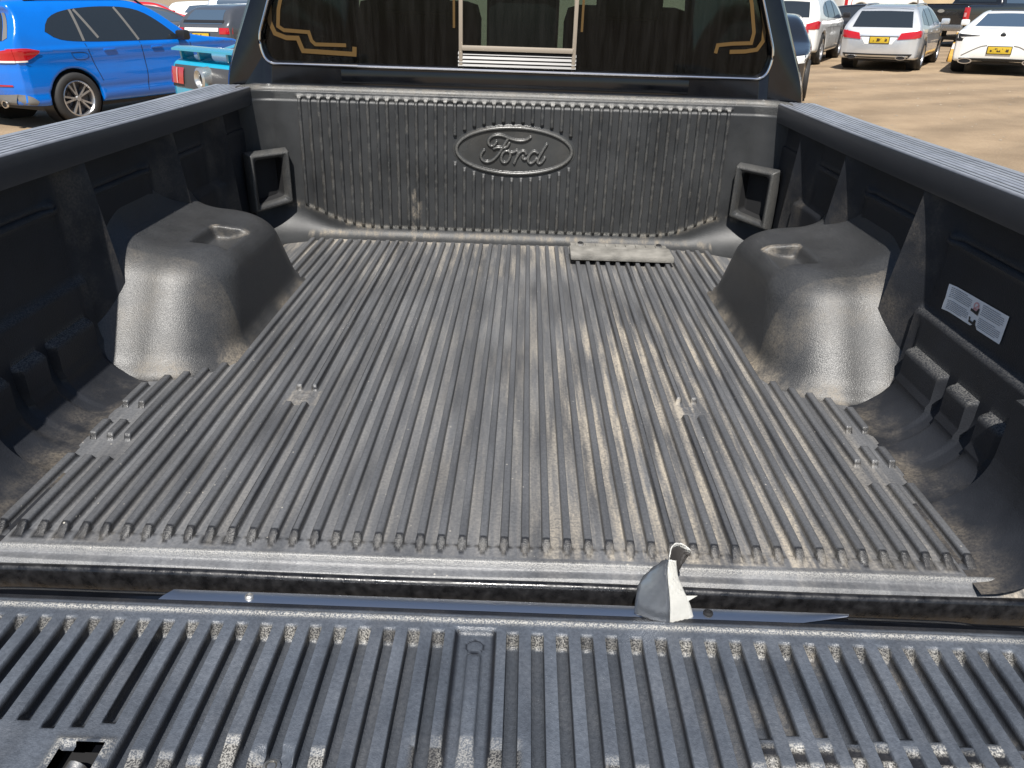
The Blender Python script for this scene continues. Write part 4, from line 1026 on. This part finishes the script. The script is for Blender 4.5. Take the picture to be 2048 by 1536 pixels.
# --- blue crossover, its right side and rear towards the truck
BLUE = paint('bright_blue', (.0, .145, .60), 0.0, .25)
side = [(.10, .26), (.02, .42), (0, .62), (.03, .90), (.10, 1.04), (.30, 1.40), (.24, 1.52), (.34, 1.59), (.8, 1.625), (1.6, 1.635), (2.05, 1.60), (2.42, 1.49), (2.90, 1.12), (3.1, 1.065), (4.0, .97), (4.35, .80), (4.44, .60), (4.45, .42), (4.36, .24)]
def heading_pos(px_, py_, heading, back, lat):
    """ground point of the car centre from a known point: back = metres from it to the centre along the heading, lat = to the left"""
    h = math.radians(heading); return (px_ + math.sin(h) * back - math.cos(h) * lat, py_ + math.cos(h) * back + math.sin(h) * lat)
c = Car('crossover_car', 'bright blue crossover with tinted windows, parked beyond the left bed rail', 'car', heading_pos(-6.12, 11.42, 28, 2.225 - .83, .78), 28,
        side, SUV_FRONT, 4.45, 1.83, .83, 3.50, .345, BLUE, cell=.02, crease=[(.98, .03, -.012), (.80, .06, .006), (.45, .05, .010)], k=.05)
c.wheels(M['alloy'], .23, 5, True)
c.both('side_glass', [(.62, 1.19), (.74, 1.09), (1.2, 1.055), (2.0, 1.04), (2.74, 1.03)], [(.60, 1.20), (.70, 1.36), (1.0, 1.46), (1.6, 1.50), (2.12, 1.47), (2.40, 1.33), (2.74, 1.04)], M['carglass'], nu=24, off=.004)
for xs_, in (([(1.10, 1.07), (1.10, 1.46)],), ([(1.34, 1.10), (1.16, 1.46)],), ([(1.98, 1.05), (1.80, 1.48)],)):
    for v in ('right', 'left'): c.line('window_pillar', v, xs_, .04, M['cladding'], .007)
c.patch('rear_glass', 'rear', [(-.60, 1.10), (.60, 1.10)], [(-.50, 1.43), (0, 1.46), (.50, 1.43)], M['carglass'], off=.005)
c.rear2('rear_quarter_trim', [(.61, 1.10), (.70, 1.14)], [(.52, 1.43), (.585, 1.43)], M['cladding'], nu=4)
c.rear2('tail_lamp', [(.40, .86), (.80, .86)], [(.40, .96), (.80, 1.01)], M['red'], off=.012)
c.both('tail_lamp', [(.06, .86), (.24, .86), (.41, .95)], [(.06, 1.01), (.25, 1.02), (.42, .98)], M['red'], off=.012)
c.rear2('lamp_bright_band', [(.38, .845), (.80, .845)], [(.38, .87), (.80, .87)], M['platewhite'], off=.016, nv=1)
c.both('lamp_bright_band', [(.06, .845), (.24, .85)], [(.06, .868), (.24, .868)], M['platewhite'], off=.016, nv=1)
c.patch('rear_diffuser', 'rear', [(-.66, .30), (.66, .30)], [(-.72, .46), (0, .43), (.72, .46)], M['cladding'], off=.012)
c.both('bumper_corner', [(.04, .30), (.22, .30)], [(.04, .47), (.18, .44), (.26, .36)], M['cladding'], off=.008, nu=6)
c.rear2('reflector', [(.42, .555), (.70, .555)], [(.42, .575), (.70, .575)], M['red'], off=.010, nv=1)
for y in (-.48, .48): c.pipe(y, .33, .065, .05, .03)
c.number_plate(0, .80); c.mirror(2.68, 1.03, M['blackplastic']); c.handles((1.45, 2.25), .945, c.mat)
c.rails(.55, 2.5, .60, M['blackplastic'])
for xs_ in ([(1.10, 1.04), (1.16, .80), (1.25, .55)], [(1.98, 1.03), (2.02, .7), (1.98, .36)], [(2.88, 1.03), (2.94, .7), (2.85, .36)]):
    for v in ('right', 'left'): c.line('door_seam', v, xs_, .010, M['blackplastic'], .002)
for v in ('right', 'left'): c.line('sill_strip', v, [(1.30, .29), (3.0, .29)], .10, M['cladding'], .006)
for v in ('right', 'left'): c.line('fuel_flap', v, [(.86, .93), (1.10, .93), (1.12, .84), (.90, .83), (.86, .93)], .008, M['blackplastic'], .002)
m = MB(); m.add([(-1.72, -.03, 1.59), (-1.72, .03, 1.59), (-1.50, 0, 1.60), (-1.66, 0, 1.70)], [(0, 2, 3), (1, 3, 2), (0, 3, 1)]); m.box((-1.64, 0, 1.63), (.14, .05, .09), bev=.02); m.build('roof_antenna', BLUE, c.root)

# --- teal muscle coupe, tail towards the truck
TEAL = paint('teal', (.012, .34, .52), 0.0, .25)
side = [(.10, .24), (.02, .40), (0, .62), (.04, .93), (.12, 1.03), (.55, 1.06), (1.35, 1.32), (1.7, 1.36), (2.1, 1.36), (2.5, 1.30), (3.15, 1.02), (3.4, .99), (4.3, .90), (4.65, .78), (4.75, .55), (4.66, .22)]
hT = 43
posT = heading_pos(-3.80, 9.12, hT, 4.76 / 2 - .02, -.86)
c = Car('coupe_car', 'teal coupe with boot spoiler and round tail badge beside the truck cab', 'car', posT, hT, side, scale_front(SEDAN_FRONT, 1.02, .95), 4.76, 1.88, 1.0, 3.72, .345, TEAL, cell=.026, rear_in=.06, rear_r=.22)
c.wheels(M['darkalloy'], .25, 5, False)
c.patch('dark_tail_panel', 'rear', [(-.84, .74), (.84, .74)], [(-.86, .965), (.86, .965)], M['darkpanel'], off=.006)
c.rear2('tail_lamp', [(.50, .775), (.835, .775)], [(.49, .94), (.865, .94)], M['red'], off=.020, nv=4)
for y in (-.64, .64): c.line('lamp_bar', 'rear', [(y, .78), (y, .935)], .03, M['redclear'], .026)
p, n_, d_ = c.cast('rear', 0, .86)
m = MB(); m.lathe([(.0, -.05), (.055, -.05), (.060, -.075), (.085, -.100), (.110, -.085), (.115, .02)], (p.x, 0, .86), 'x', 28); o = m.build('round_badge', M['silvertrim'], c.root)
m = MB(); m.lathe([(0, -.056), (.052, -.056)], (p.x, 0, .86), 'x', 20); o2 = m.build('badge_centre', M['blackplastic'], o)
m = MB(); m.grid([[(.10 + dx_ - 2.38, y, z) for y in np.linspace(-.73, .73, 12)] for dx_, z in ((-.05, 1.125), (.02, 1.145), (.20, 1.135), (.20, 1.115), (-.05, 1.105), (-.05, 1.125))]); 
for y in (-.70, -.3, .3, .70): m.box((.20 - 2.38, y, 1.07), (.14, .05, .10), bev=.01)
m.build('boot_spoiler', TEAL, c.root)
c.patch('rear_glass', 'top', [(.62, -.52), (.62, .52)], [(1.25, -.42), (1.25, .42)], M['blueglass'], off=.005)
c.both('side_glass', [(1.35, .98), (3.05, .98)], [(1.55, 1.22), (2.3, 1.27), (3.0, 1.02)], M['carglass'], off=.004)
c.mirror(2.9, .96, TEAL)

# --- silver estate car
SILV = paint('silver', (.62, .64, .66), .55, .30)
WHITE = paint('white', (.80, .79, .75), 0.0, .28)
side_w = [(.12, .24), (.03, .36), (0, .55), (.03, .78), (.12, .93), (.42, 1.30), (.55, 1.40), (.9, 1.455), (1.9, 1.485), (2.6, 1.44), (3.0, 1.32), (3.55, 1.02), (3.8, .97), (4.5, .86), (4.78, .74), (4.88, .52), (4.78, .20)]
hW = 33
side_w = [(x, z * .975) for x, z in side_w]
c = Car('estate_car', 'silver estate car with a wide dark rear window and yellow plate, between two white cars', 'car', heading_pos(9.86, 20.25, hW, 2.44 - 1.02, .80), hW, side_w, scale_front(SEDAN_FRONT, 1.0, 1.025), 4.88, 1.85, 1.02, 3.90, .335, SILV, cell=.026)
c.wheels(M['alloy'], .24, 5, True)
c.patch('rear_glass', 'rear', [(-.66, .96), (.66, .96)], [(-.56, 1.34), (0, 1.37), (.56, 1.34)], M['carglass'], off=.006)
c.both('side_glass', [(.62, 1.02), (1.3, .975), (3.35, .955)], [(.75, 1.22), (1.1, 1.32), (2.0, 1.36), (2.65, 1.30), (3.30, .98)], M['blueglass'], nu=22, off=.004)
for q in ([(1.35, .97), (1.28, 1.35)], [(2.25, .96), (2.15, 1.37)]):
    for v in ('right', 'left'): c.line('window_pillar', v, q, .05, M['blackplastic'], .008)
c.rear2('tail_lamp', [(.40, .70), (.80, .73)], [(.46, .84), (.84, .90)], M['red'], off=.014)
c.both('tail_lamp', [(.08, .73), (.26, .77)], [(.08, .90), (.34, .885)], M['red'], off=.014, nu=6)
c.patch('plate_recess', 'rear', [(-.30, .60), (.30, .60)], [(-.40, .75), (.40, .75)], M['platewhite'], off=.004)
c.line('chrome_strip', 'rear', [(-.42, .765), (.42, .765)], .018, M['blackplastic'], .008)
c.number_plate(-.02, .69, .42, .13)
c.patch('rear_diffuser', 'rear', [(-.66, .25), (.66, .25)], [(-.78, .40), (0, .385), (.78, .40)], M['blackplastic'], off=.012)
c.patch('bumper_blade', 'rear', [(-.70, .325), (.70, .325)], [(-.70, .36), (.70, .36)], M['silvertrim'], off=.022, nv=1)
for y in (-.55, .55): c.pipe(y, .31, .12, .045, .04)
c.mirror(3.35, .97, SILV); c.handles((1.75, 2.75), .84, SILV); c.rails(.75, 2.6, .56, M['silvertrim'])
for q in ([(1.42, .95), (1.45, .6), (1.40, .3)], [(2.32, .94), (2.35, .6), (2.3, .3)], [(3.35, .94), (3.4, .6), (3.3, .3)]):
    for v in ('right', 'left'): c.line('door_seam', v, q, .010, M['blackplastic'], .002)
for v in ('right', 'left'): c.line('side_crease', v, [(.5, .83), (2.0, .80), (3.6, .76)], .02, M['silvertrim'], .004)

# --- white crossover to its left
side_x = [(.12, .28), (.02, .44), (0, .66), (.03, .94), (.10, 1.06), (.38, 1.46), (.34, 1.58), (.45, 1.63), (1.0, 1.665), (1.8, 1.67), (2.5, 1.61), (2.9, 1.48), (3.5, 1.12), (3.75, 1.06), (4.4, .96), (4.62, .78), (4.66, .48), (4.56, .24)]
c = Car('crossover_car', 'white crossover with a red tail lamp, just right of the truck cab', 'car', heading_pos(8.02, 22.0, 30, 2.33 - .90, .80), 30, side_x, scale_front(SUV_FRONT, 1.02, 1.035), 4.66, 1.87, .90, 3.72, .37, WHITE, cell=.03)
c.wheels(M['alloy'], .24, 5, True)
c.patch('rear_glass', 'rear', [(-.62, 1.13), (.62, 1.13)], [(-.54, 1.48), (0, 1.51), (.54, 1.48)], M['carglass'], off=.006)
c.both('side_glass', [(.72, 1.22), (.95, 1.12), (3.25, 1.06)], [(.80, 1.36), (1.15, 1.47), (2.0, 1.53), (2.6, 1.46), (3.15, 1.12)], M['blueglass'], nu=22, off=.004)
for q in ([(1.30, 1.10), (1.25, 1.48)], [(2.25, 1.08), (2.12, 1.52)]):
    for v in ('right', 'left'): c.line('window_pillar', v, q, .05, M['blackplastic'], .008)
c.rear2('tail_lamp', [(.42, .86), (.82, .86)], [(.42, .93), (.86, 1.06)], M['red'], off=.014)
c.both('tail_lamp', [(.06, .86), (.24, .88)], [(.06, 1.06), (.30, 1.03)], M['red'], off=.014, nu=6)
c.number_plate(0, .78); c.mirror(3.3, 1.08, M['blackplastic']); c.handles((1.75, 2.7), .95, WHITE)
c.patch('rear_diffuser', 'rear', [(-.66, .30), (.66, .30)], [(-.74, .46), (.74, .46)], M['cladding'], off=.012)
for v in ('right', 'left'): c.line('sill_strip', v, [(1.35, .36), (3.2, .36)], .05, M['cladding'], .006); c.line('body_crease', v, [(1.2, .88), (3.2, .86)], .02, M['cladding'], .002)

# --- white sports coupe with wide tail
side_c = [(.10, .24), (.02, .36), (0, .56), (.03, .80), (.14, .93), (.55, .985), (1.5, 1.27), (1.9, 1.325), (2.3, 1.335), (2.7, 1.29), (3.3, 1.02), (3.6, .96), (4.4, .84), (4.68, .70), (4.76, .5), (4.66, .18)]
hC = 31.5
c = Car('sports_coupe', 'white sports coupe with sloping tail and two large exhaust tips', 'car', heading_pos(10.98, 18.85, hC, 2.38 - .15, 0), hC, side_c, [(0, .16), (.80, .16), (.94, .30), (.96, .60), (.95, .80), (.88, .93), (.66, 1.16), (.55, 1.29), (.42, 1.335), (0, 1.36)], 4.76, 1.92, .95, 3.82, .35, WHITE, cell=.028, rear_in=.10, rear_r=.30)
c.wheels(M['darkalloy'], .27, 5, False)
c.patch('rear_glass', 'rear', [(-.62, 1.00), (.62, 1.00)], [(-.46, 1.245), (0, 1.26), (.46, 1.245)], M['blueglass'], off=.006)
c.patch('roof_panel', 'top', [(1.75, -.42), (1.75, .42)], [(2.55, -.42), (2.55, .42)], M['blackplastic'], off=.006)
c.rear2('tail_lamp', [(.44, .815), (.86, .795)], [(.44, .825), (.88, .855)], M['blackplastic'], off=.012)
c.both('lamp_return', [(.06, .70), (.16, .70)], [(.06, .86), (.30, .86)], M['blackplastic'], off=.010, nu=5)
c.number_plate(0, .53, .46, .14)
p, n_, d_ = c.cast('rear', 0, .83); m = MB(); m.lathe([(0, -.014), (.040, -.012), (.055, -.006), (.058, .01)], (p.x, 0, .83), 'x', 20); m.build('tail_badge', M['blackplastic'], c.root)
c.patch('rear_diffuser', 'rear', [(-.72, .21), (.72, .21)], [(-.78, .35), (0, .36), (.78, .35)], M['blackplastic'], off=.012)
c.patch('diffuser_blade', 'rear', [(-.50, .27), (.50, .27)], [(-.50, .30), (.50, .30)], M['silvertrim'], off=.022, nv=1)
for y in (-.64, .64): c.pipe(y, .29, .15, .06, .03)
for sg in (-1, 1): c.line('bumper_crease', 'rear', [(sg * .74, .40), (sg * .40, .60), (sg * .26, .62)], .022, M['cladding'], .003)
c.line('boot_seam', 'rear', [(-.62, .885), (0, .90), (.62, .885)], .010, M['cladding'], .002)
c.both('side_glass', [(1.6, .97), (3.2, .94)], [(1.9, 1.18), (2.5, 1.20), (3.1, .98)], M['carglass'], off=.004); c.mirror(3.1, .95, WHITE)

# --- black pickup parked at the back, beside the painted kerb
BLK = paint('black', (.010, .011, .013), 0.0, .25)
side_p = [(.10, .48), (.04, .60), (.03, .95), (.03, 1.30), (.10, 1.345), (1.9, 1.345), (2.02, 1.36), (2.15, 1.85), (2.4, 1.92), (3.6, 1.92), (3.9, 1.85), (4.55, 1.32), (5.6, 1.20), (5.82, 1.0), (5.85, .6), (5.75, .42)]
hP = 60
c = Car('parked_pickup', 'black pickup truck with a red tail lamp, parked behind the silver and white cars', 'pickup truck', heading_pos(15.05, 30.0, hP, 2.92, 0), hP, side_p, [(0, .40), (.92, .40), (1.0, .55), (1.01, 1.0), (.99, 1.25), (.95, 1.36), (.80, 1.80), (.70, 1.92), (0, 1.94)], 5.85, 2.02, 1.25, 4.85, .42, BLK, cell=.05, rear_in=.02, rear_r=.10)
c.wheels(M['darkalloy'], .28, 6, False)
m = MB(); m.box((-1.93, 0, 1.352), (1.75, 1.72, .02)); m.build('bed_opening', M['dark'], c.root, smooth=False)
c.patch('rear_glass', 'rear', [(-.70, 1.42), (.70, 1.42)], [(-.64, 1.76), (.64, 1.76)], M['carglass'], off=.008)
c.both('side_glass', [(2.25, 1.38), (4.2, 1.36)], [(2.35, 1.76), (3.7, 1.78), (4.15, 1.42)], M['blueglass'], off=.006)
c.rear2('tail_lamp', [(.86, .86), (.985, .86)], [(.86, 1.26), (.985, 1.26)], M['red'], off=.014, nu=5); c.both('tail_lamp', [(.06, .86), (.14, .86)], [(.06, 1.26), (.14, 1.26)], M['red'], off=.014, nu=4)
for y in (-.92, .92): c.line('lamp_clear_band', 'rear', [(y, .97), (y, 1.10)], .07, M['redclear'], .02)
m = MB(); m.box((-2.98, 0, .62), (.16, 1.9, .20), bev=.04); m.build('chrome_bumper', M['steel'], c.root)
p, n_, d_ = c.cast('rear', 0, 1.14); m = MB(); t_ = np.linspace(0, 2 * math.pi, 21)[:-1]; m.add([(p.x - .012, .13 * math.cos(a), 1.14 + .055 * math.sin(a)) for a in t_], [tuple(range(20))]); m.build('oval_emblem', M['silvertrim'], c.root, smooth=False)
m = MB(); m.box((-3.07, .18, .66), (.02, .46, .13)); m.build('number_plate', M['yellowplate'], c.root)
c.mirror(4.0, 1.35, BLK)

# --- cars glimpsed between and behind the others
GREY = paint('dark_grey', (.085, .09, .10), .3, .3); REDP = paint('red', (.50, .012, .015), 0, .28); PALE = paint('pale_silver', (.55, .58, .62), .4, .3)
def plain_car(name, label, cat, pos, heading, side_, front, L, W, wr, wf, rad, mat, gl, cell=.045, rim='alloy', lampz=(.78, .92), beltx=None, belt=.98, roofz=1.33, plate=True, lamp=(.55, .82), mirrors=True):
    c = Car(name, label, cat, pos, heading, side_, front, L, W, wr, wf, rad, mat, cell=cell)
    c.wheels(M[rim], .24, 5, False)
    b = beltx or (.9, L - 1.35)
    c.both('side_glass', [(b[0], belt + .03), (b[1], belt)], [(b[0] + .25, roofz - .07), ((b[0] + b[1]) / 2, roofz), (b[1] - .55, roofz - .10), (b[1] - .05, belt + .02)], gl, nu=18, off=.006)
    c.patch('rear_glass', 'rear', [(-.60, belt + .02), (.60, belt + .02)], [(-.48, roofz - .02), (.48, roofz - .02)], gl, off=.008)
    c.rear2('tail_lamp', [(lamp[0], lampz[0]), (lamp[1], lampz[0])], [(lamp[0], lampz[1]), (lamp[1], lampz[1])], M['red'], off=.014, nu=5)
    if plate: c.number_plate(0, .74)
    if mirrors: c.mirror(b[1] - .1, belt, mat)
    return c
c = plain_car('hatchback_car', 'dark grey hatchback with a white bar and yellow plate, behind the blue crossover bonnet', 'car', heading_pos(-7.66, 20.8, 22, 2.0, 0), 22, [(.10, .24), (.02, .40), (0, .62), (.04, .90), (.14, 1.0), (.50, 1.36), (1.2, 1.45), (2.2, 1.44), (2.6, 1.33), (3.2, 1.0), (3.9, .86), (4.05, .6), (3.98, .22)], SEDAN_FRONT, 4.05, 1.76, .75, 3.2, .31, GREY, M['blueglass'])
c.patch('bright_bar', 'rear', [(-.52, .84), (.52, .84)], [(-.52, .92), (.52, .92)], M['platewhite'], off=.012, nv=1)
c.line('rear_spoiler', 'rear', [(-.62, 1.06), (.62, 1.06)], .06, M['blackplastic'], .02)
plain_car('saloon_car', 'grey saloon with a rounded roof and pale blue windows, behind the blue crossover', 'car', (-10.3, 24.0), 62, side_w[:7] + [(1.3, 1.43), (1.9, 1.43), (2.6, 1.38)] + side_w[10:], SEDAN_FRONT, 4.88, 1.84, 1.02, 3.9, .33, GREY, M['blueglass'], cell=.04)
plain_car('estate_van', 'tall silver people carrier with blue rear glass, beside the left edge of the truck cab', 'car', heading_pos(-8.30, 25.6, -8, 2.2, 0), -8, [(.10, .28), (.02, .42), (0, .70), (.04, 1.0), (.20, 1.55), (.40, 1.75), (1.2, 1.80), (2.6, 1.78), (3.0, 1.66), (3.9, 1.10), (4.4, .9), (4.5, .6), (4.4, .24)], scale_front(SUV_FRONT, 1.0, 1.11), 4.5, 1.84, .85, 3.55, .34, PALE, M['blueglass'], belt=1.10, roofz=1.60, lampz=(.92, 1.35), lamp=(.72, .84))
plain_car('red_car', 'red hatchback seen over the blue crossover roof', 'car', (-14.4, 34.0), 75, side_w, SEDAN_FRONT, 4.88, 1.80, 1.02, 3.9, .32, REDP, M['blueglass'])
plain_car('white_saloon', 'white saloon behind the grey cars on the left', 'car', (-12.0, 35.5), 68, side_w, SEDAN_FRONT, 4.88, 1.80, 1.02, 3.9, .32, WHITE, M['blueglass'])
plain_car('pale_saloon', 'pale blue saloon at the back of the lot, above the blue crossover roof rail', 'car', (-17.5, 31.5), 80, side_w, SEDAN_FRONT, 4.88, 1.80, 1.02, 3.9, .32, PALE, M['blueglass'])
plain_car('dark_saloon', 'dark saloon whose roof shows above the silver estate car', 'car', (11.0, 27.6), -62, side_w[:7] + [(1.3, 1.40), (1.9, 1.40), (2.6, 1.36)] + side_w[10:], SEDAN_FRONT, 4.88, 1.84, 1.02, 3.9, .33, BLK, M['carglass'], cell=.04)
c = plain_car('white_van', 'large white van with pale yellow wheels behind the white crossover', 'van', heading_pos(19.8, 50.0, 78, 2.4, 1.0), 78, [(.08, .40), (.02, .6), (0, 1.2), (.04, 2.3), (.15, 2.45), (3.5, 2.48), (4.2, 2.35), (4.9, 1.5), (5.5, 1.25), (5.7, .9), (5.65, .42)], [(0, .35), (.92, .35), (1.0, .5), (1.0, 1.5), (.94, 2.2), (.85, 2.45), (0, 2.5)], 5.7, 2.0, 1.1, 4.6, .58, WHITE, M['blueglass'], cell=.06, rim='limealloy', lampz=(1.0, 1.5), lamp=(.84, .96), belt=1.5, roofz=2.1, beltx=(3.2, 4.9))
c = plain_car('black_saloon', 'glossy black car of which only a rounded wing and wheel show beside the truck cab', 'car', heading_pos(5.00, 14.2, 199, -(3.9 - 2.44), -.80), 199, [(x, z * .93) for x, z in side_w], scale_front(SEDAN_FRONT, 1.0, .93), 4.88, 1.84, 1.02, 3.9, .335, BLK, M['carglass'], cell=.03, mirrors=False)
for sg in (-1, 1): c.patch('head_lamp', 'front', [(sg * .45, .62), (sg * .80, .64)], [(sg * .45, .72), (sg * .84, .76)], M['platewhite'], off=.01)

# --- truck wheels
for y in (.955, 4.42):
    for sx in (-1, 1):
        o = make_wheel('wheel', truck, (sx * .90, y, .40), .40, .27, 1, M['darkalloy'], 6, False); o.rotation_euler = (0, 0, -sx * math.pi / 2)

# --- kerb painted yellow and white, boundary wall far behind
M['kerbyellow'] = simple('yellow_kerb_paint', (.60, .34, .06), .7, var=.25, vscale=5); M['kerbwhite'] = simple('white_kerb_paint', (.66, .60, .52), .7, var=.2, vscale=5)
kerb = empty('painted_kerb', (15.9, 30.0, 0), (0, 0, -math.radians(28))); tag(kerb, 'low kerb painted in yellow and white blocks, running away beside the silver estate car', 'kerb')
for k in range(6):
    m = MB(); m.box((0, -8.2 + k * 3.4 + 1.7, .08), (.26, 3.38, .16), bev=.03); m.build('painted_block', M['kerbyellow' if k % 2 == 0 else 'kerbwhite'], kerb)
M['wall'] = simple('sand_rendered_wall', (.50, .39, .24), .9, bump=.4, bscale=6, var=.12, vscale=.6)
m = MB(); m.box((0, 0, 1.6), (46, .3, 3.2), bev=.02); m.box((0, 0, 3.25), (46.2, .45, .14), bev=.02); wl_o = m.build('boundary_wall', M['wall']); wl_o.location = (38, 66, 0); wl_o.rotation_euler = (0, 0, -.45)
tag(wl_o, 'sand coloured rendered wall at the back of the lot, behind the black pickup', 'wall')
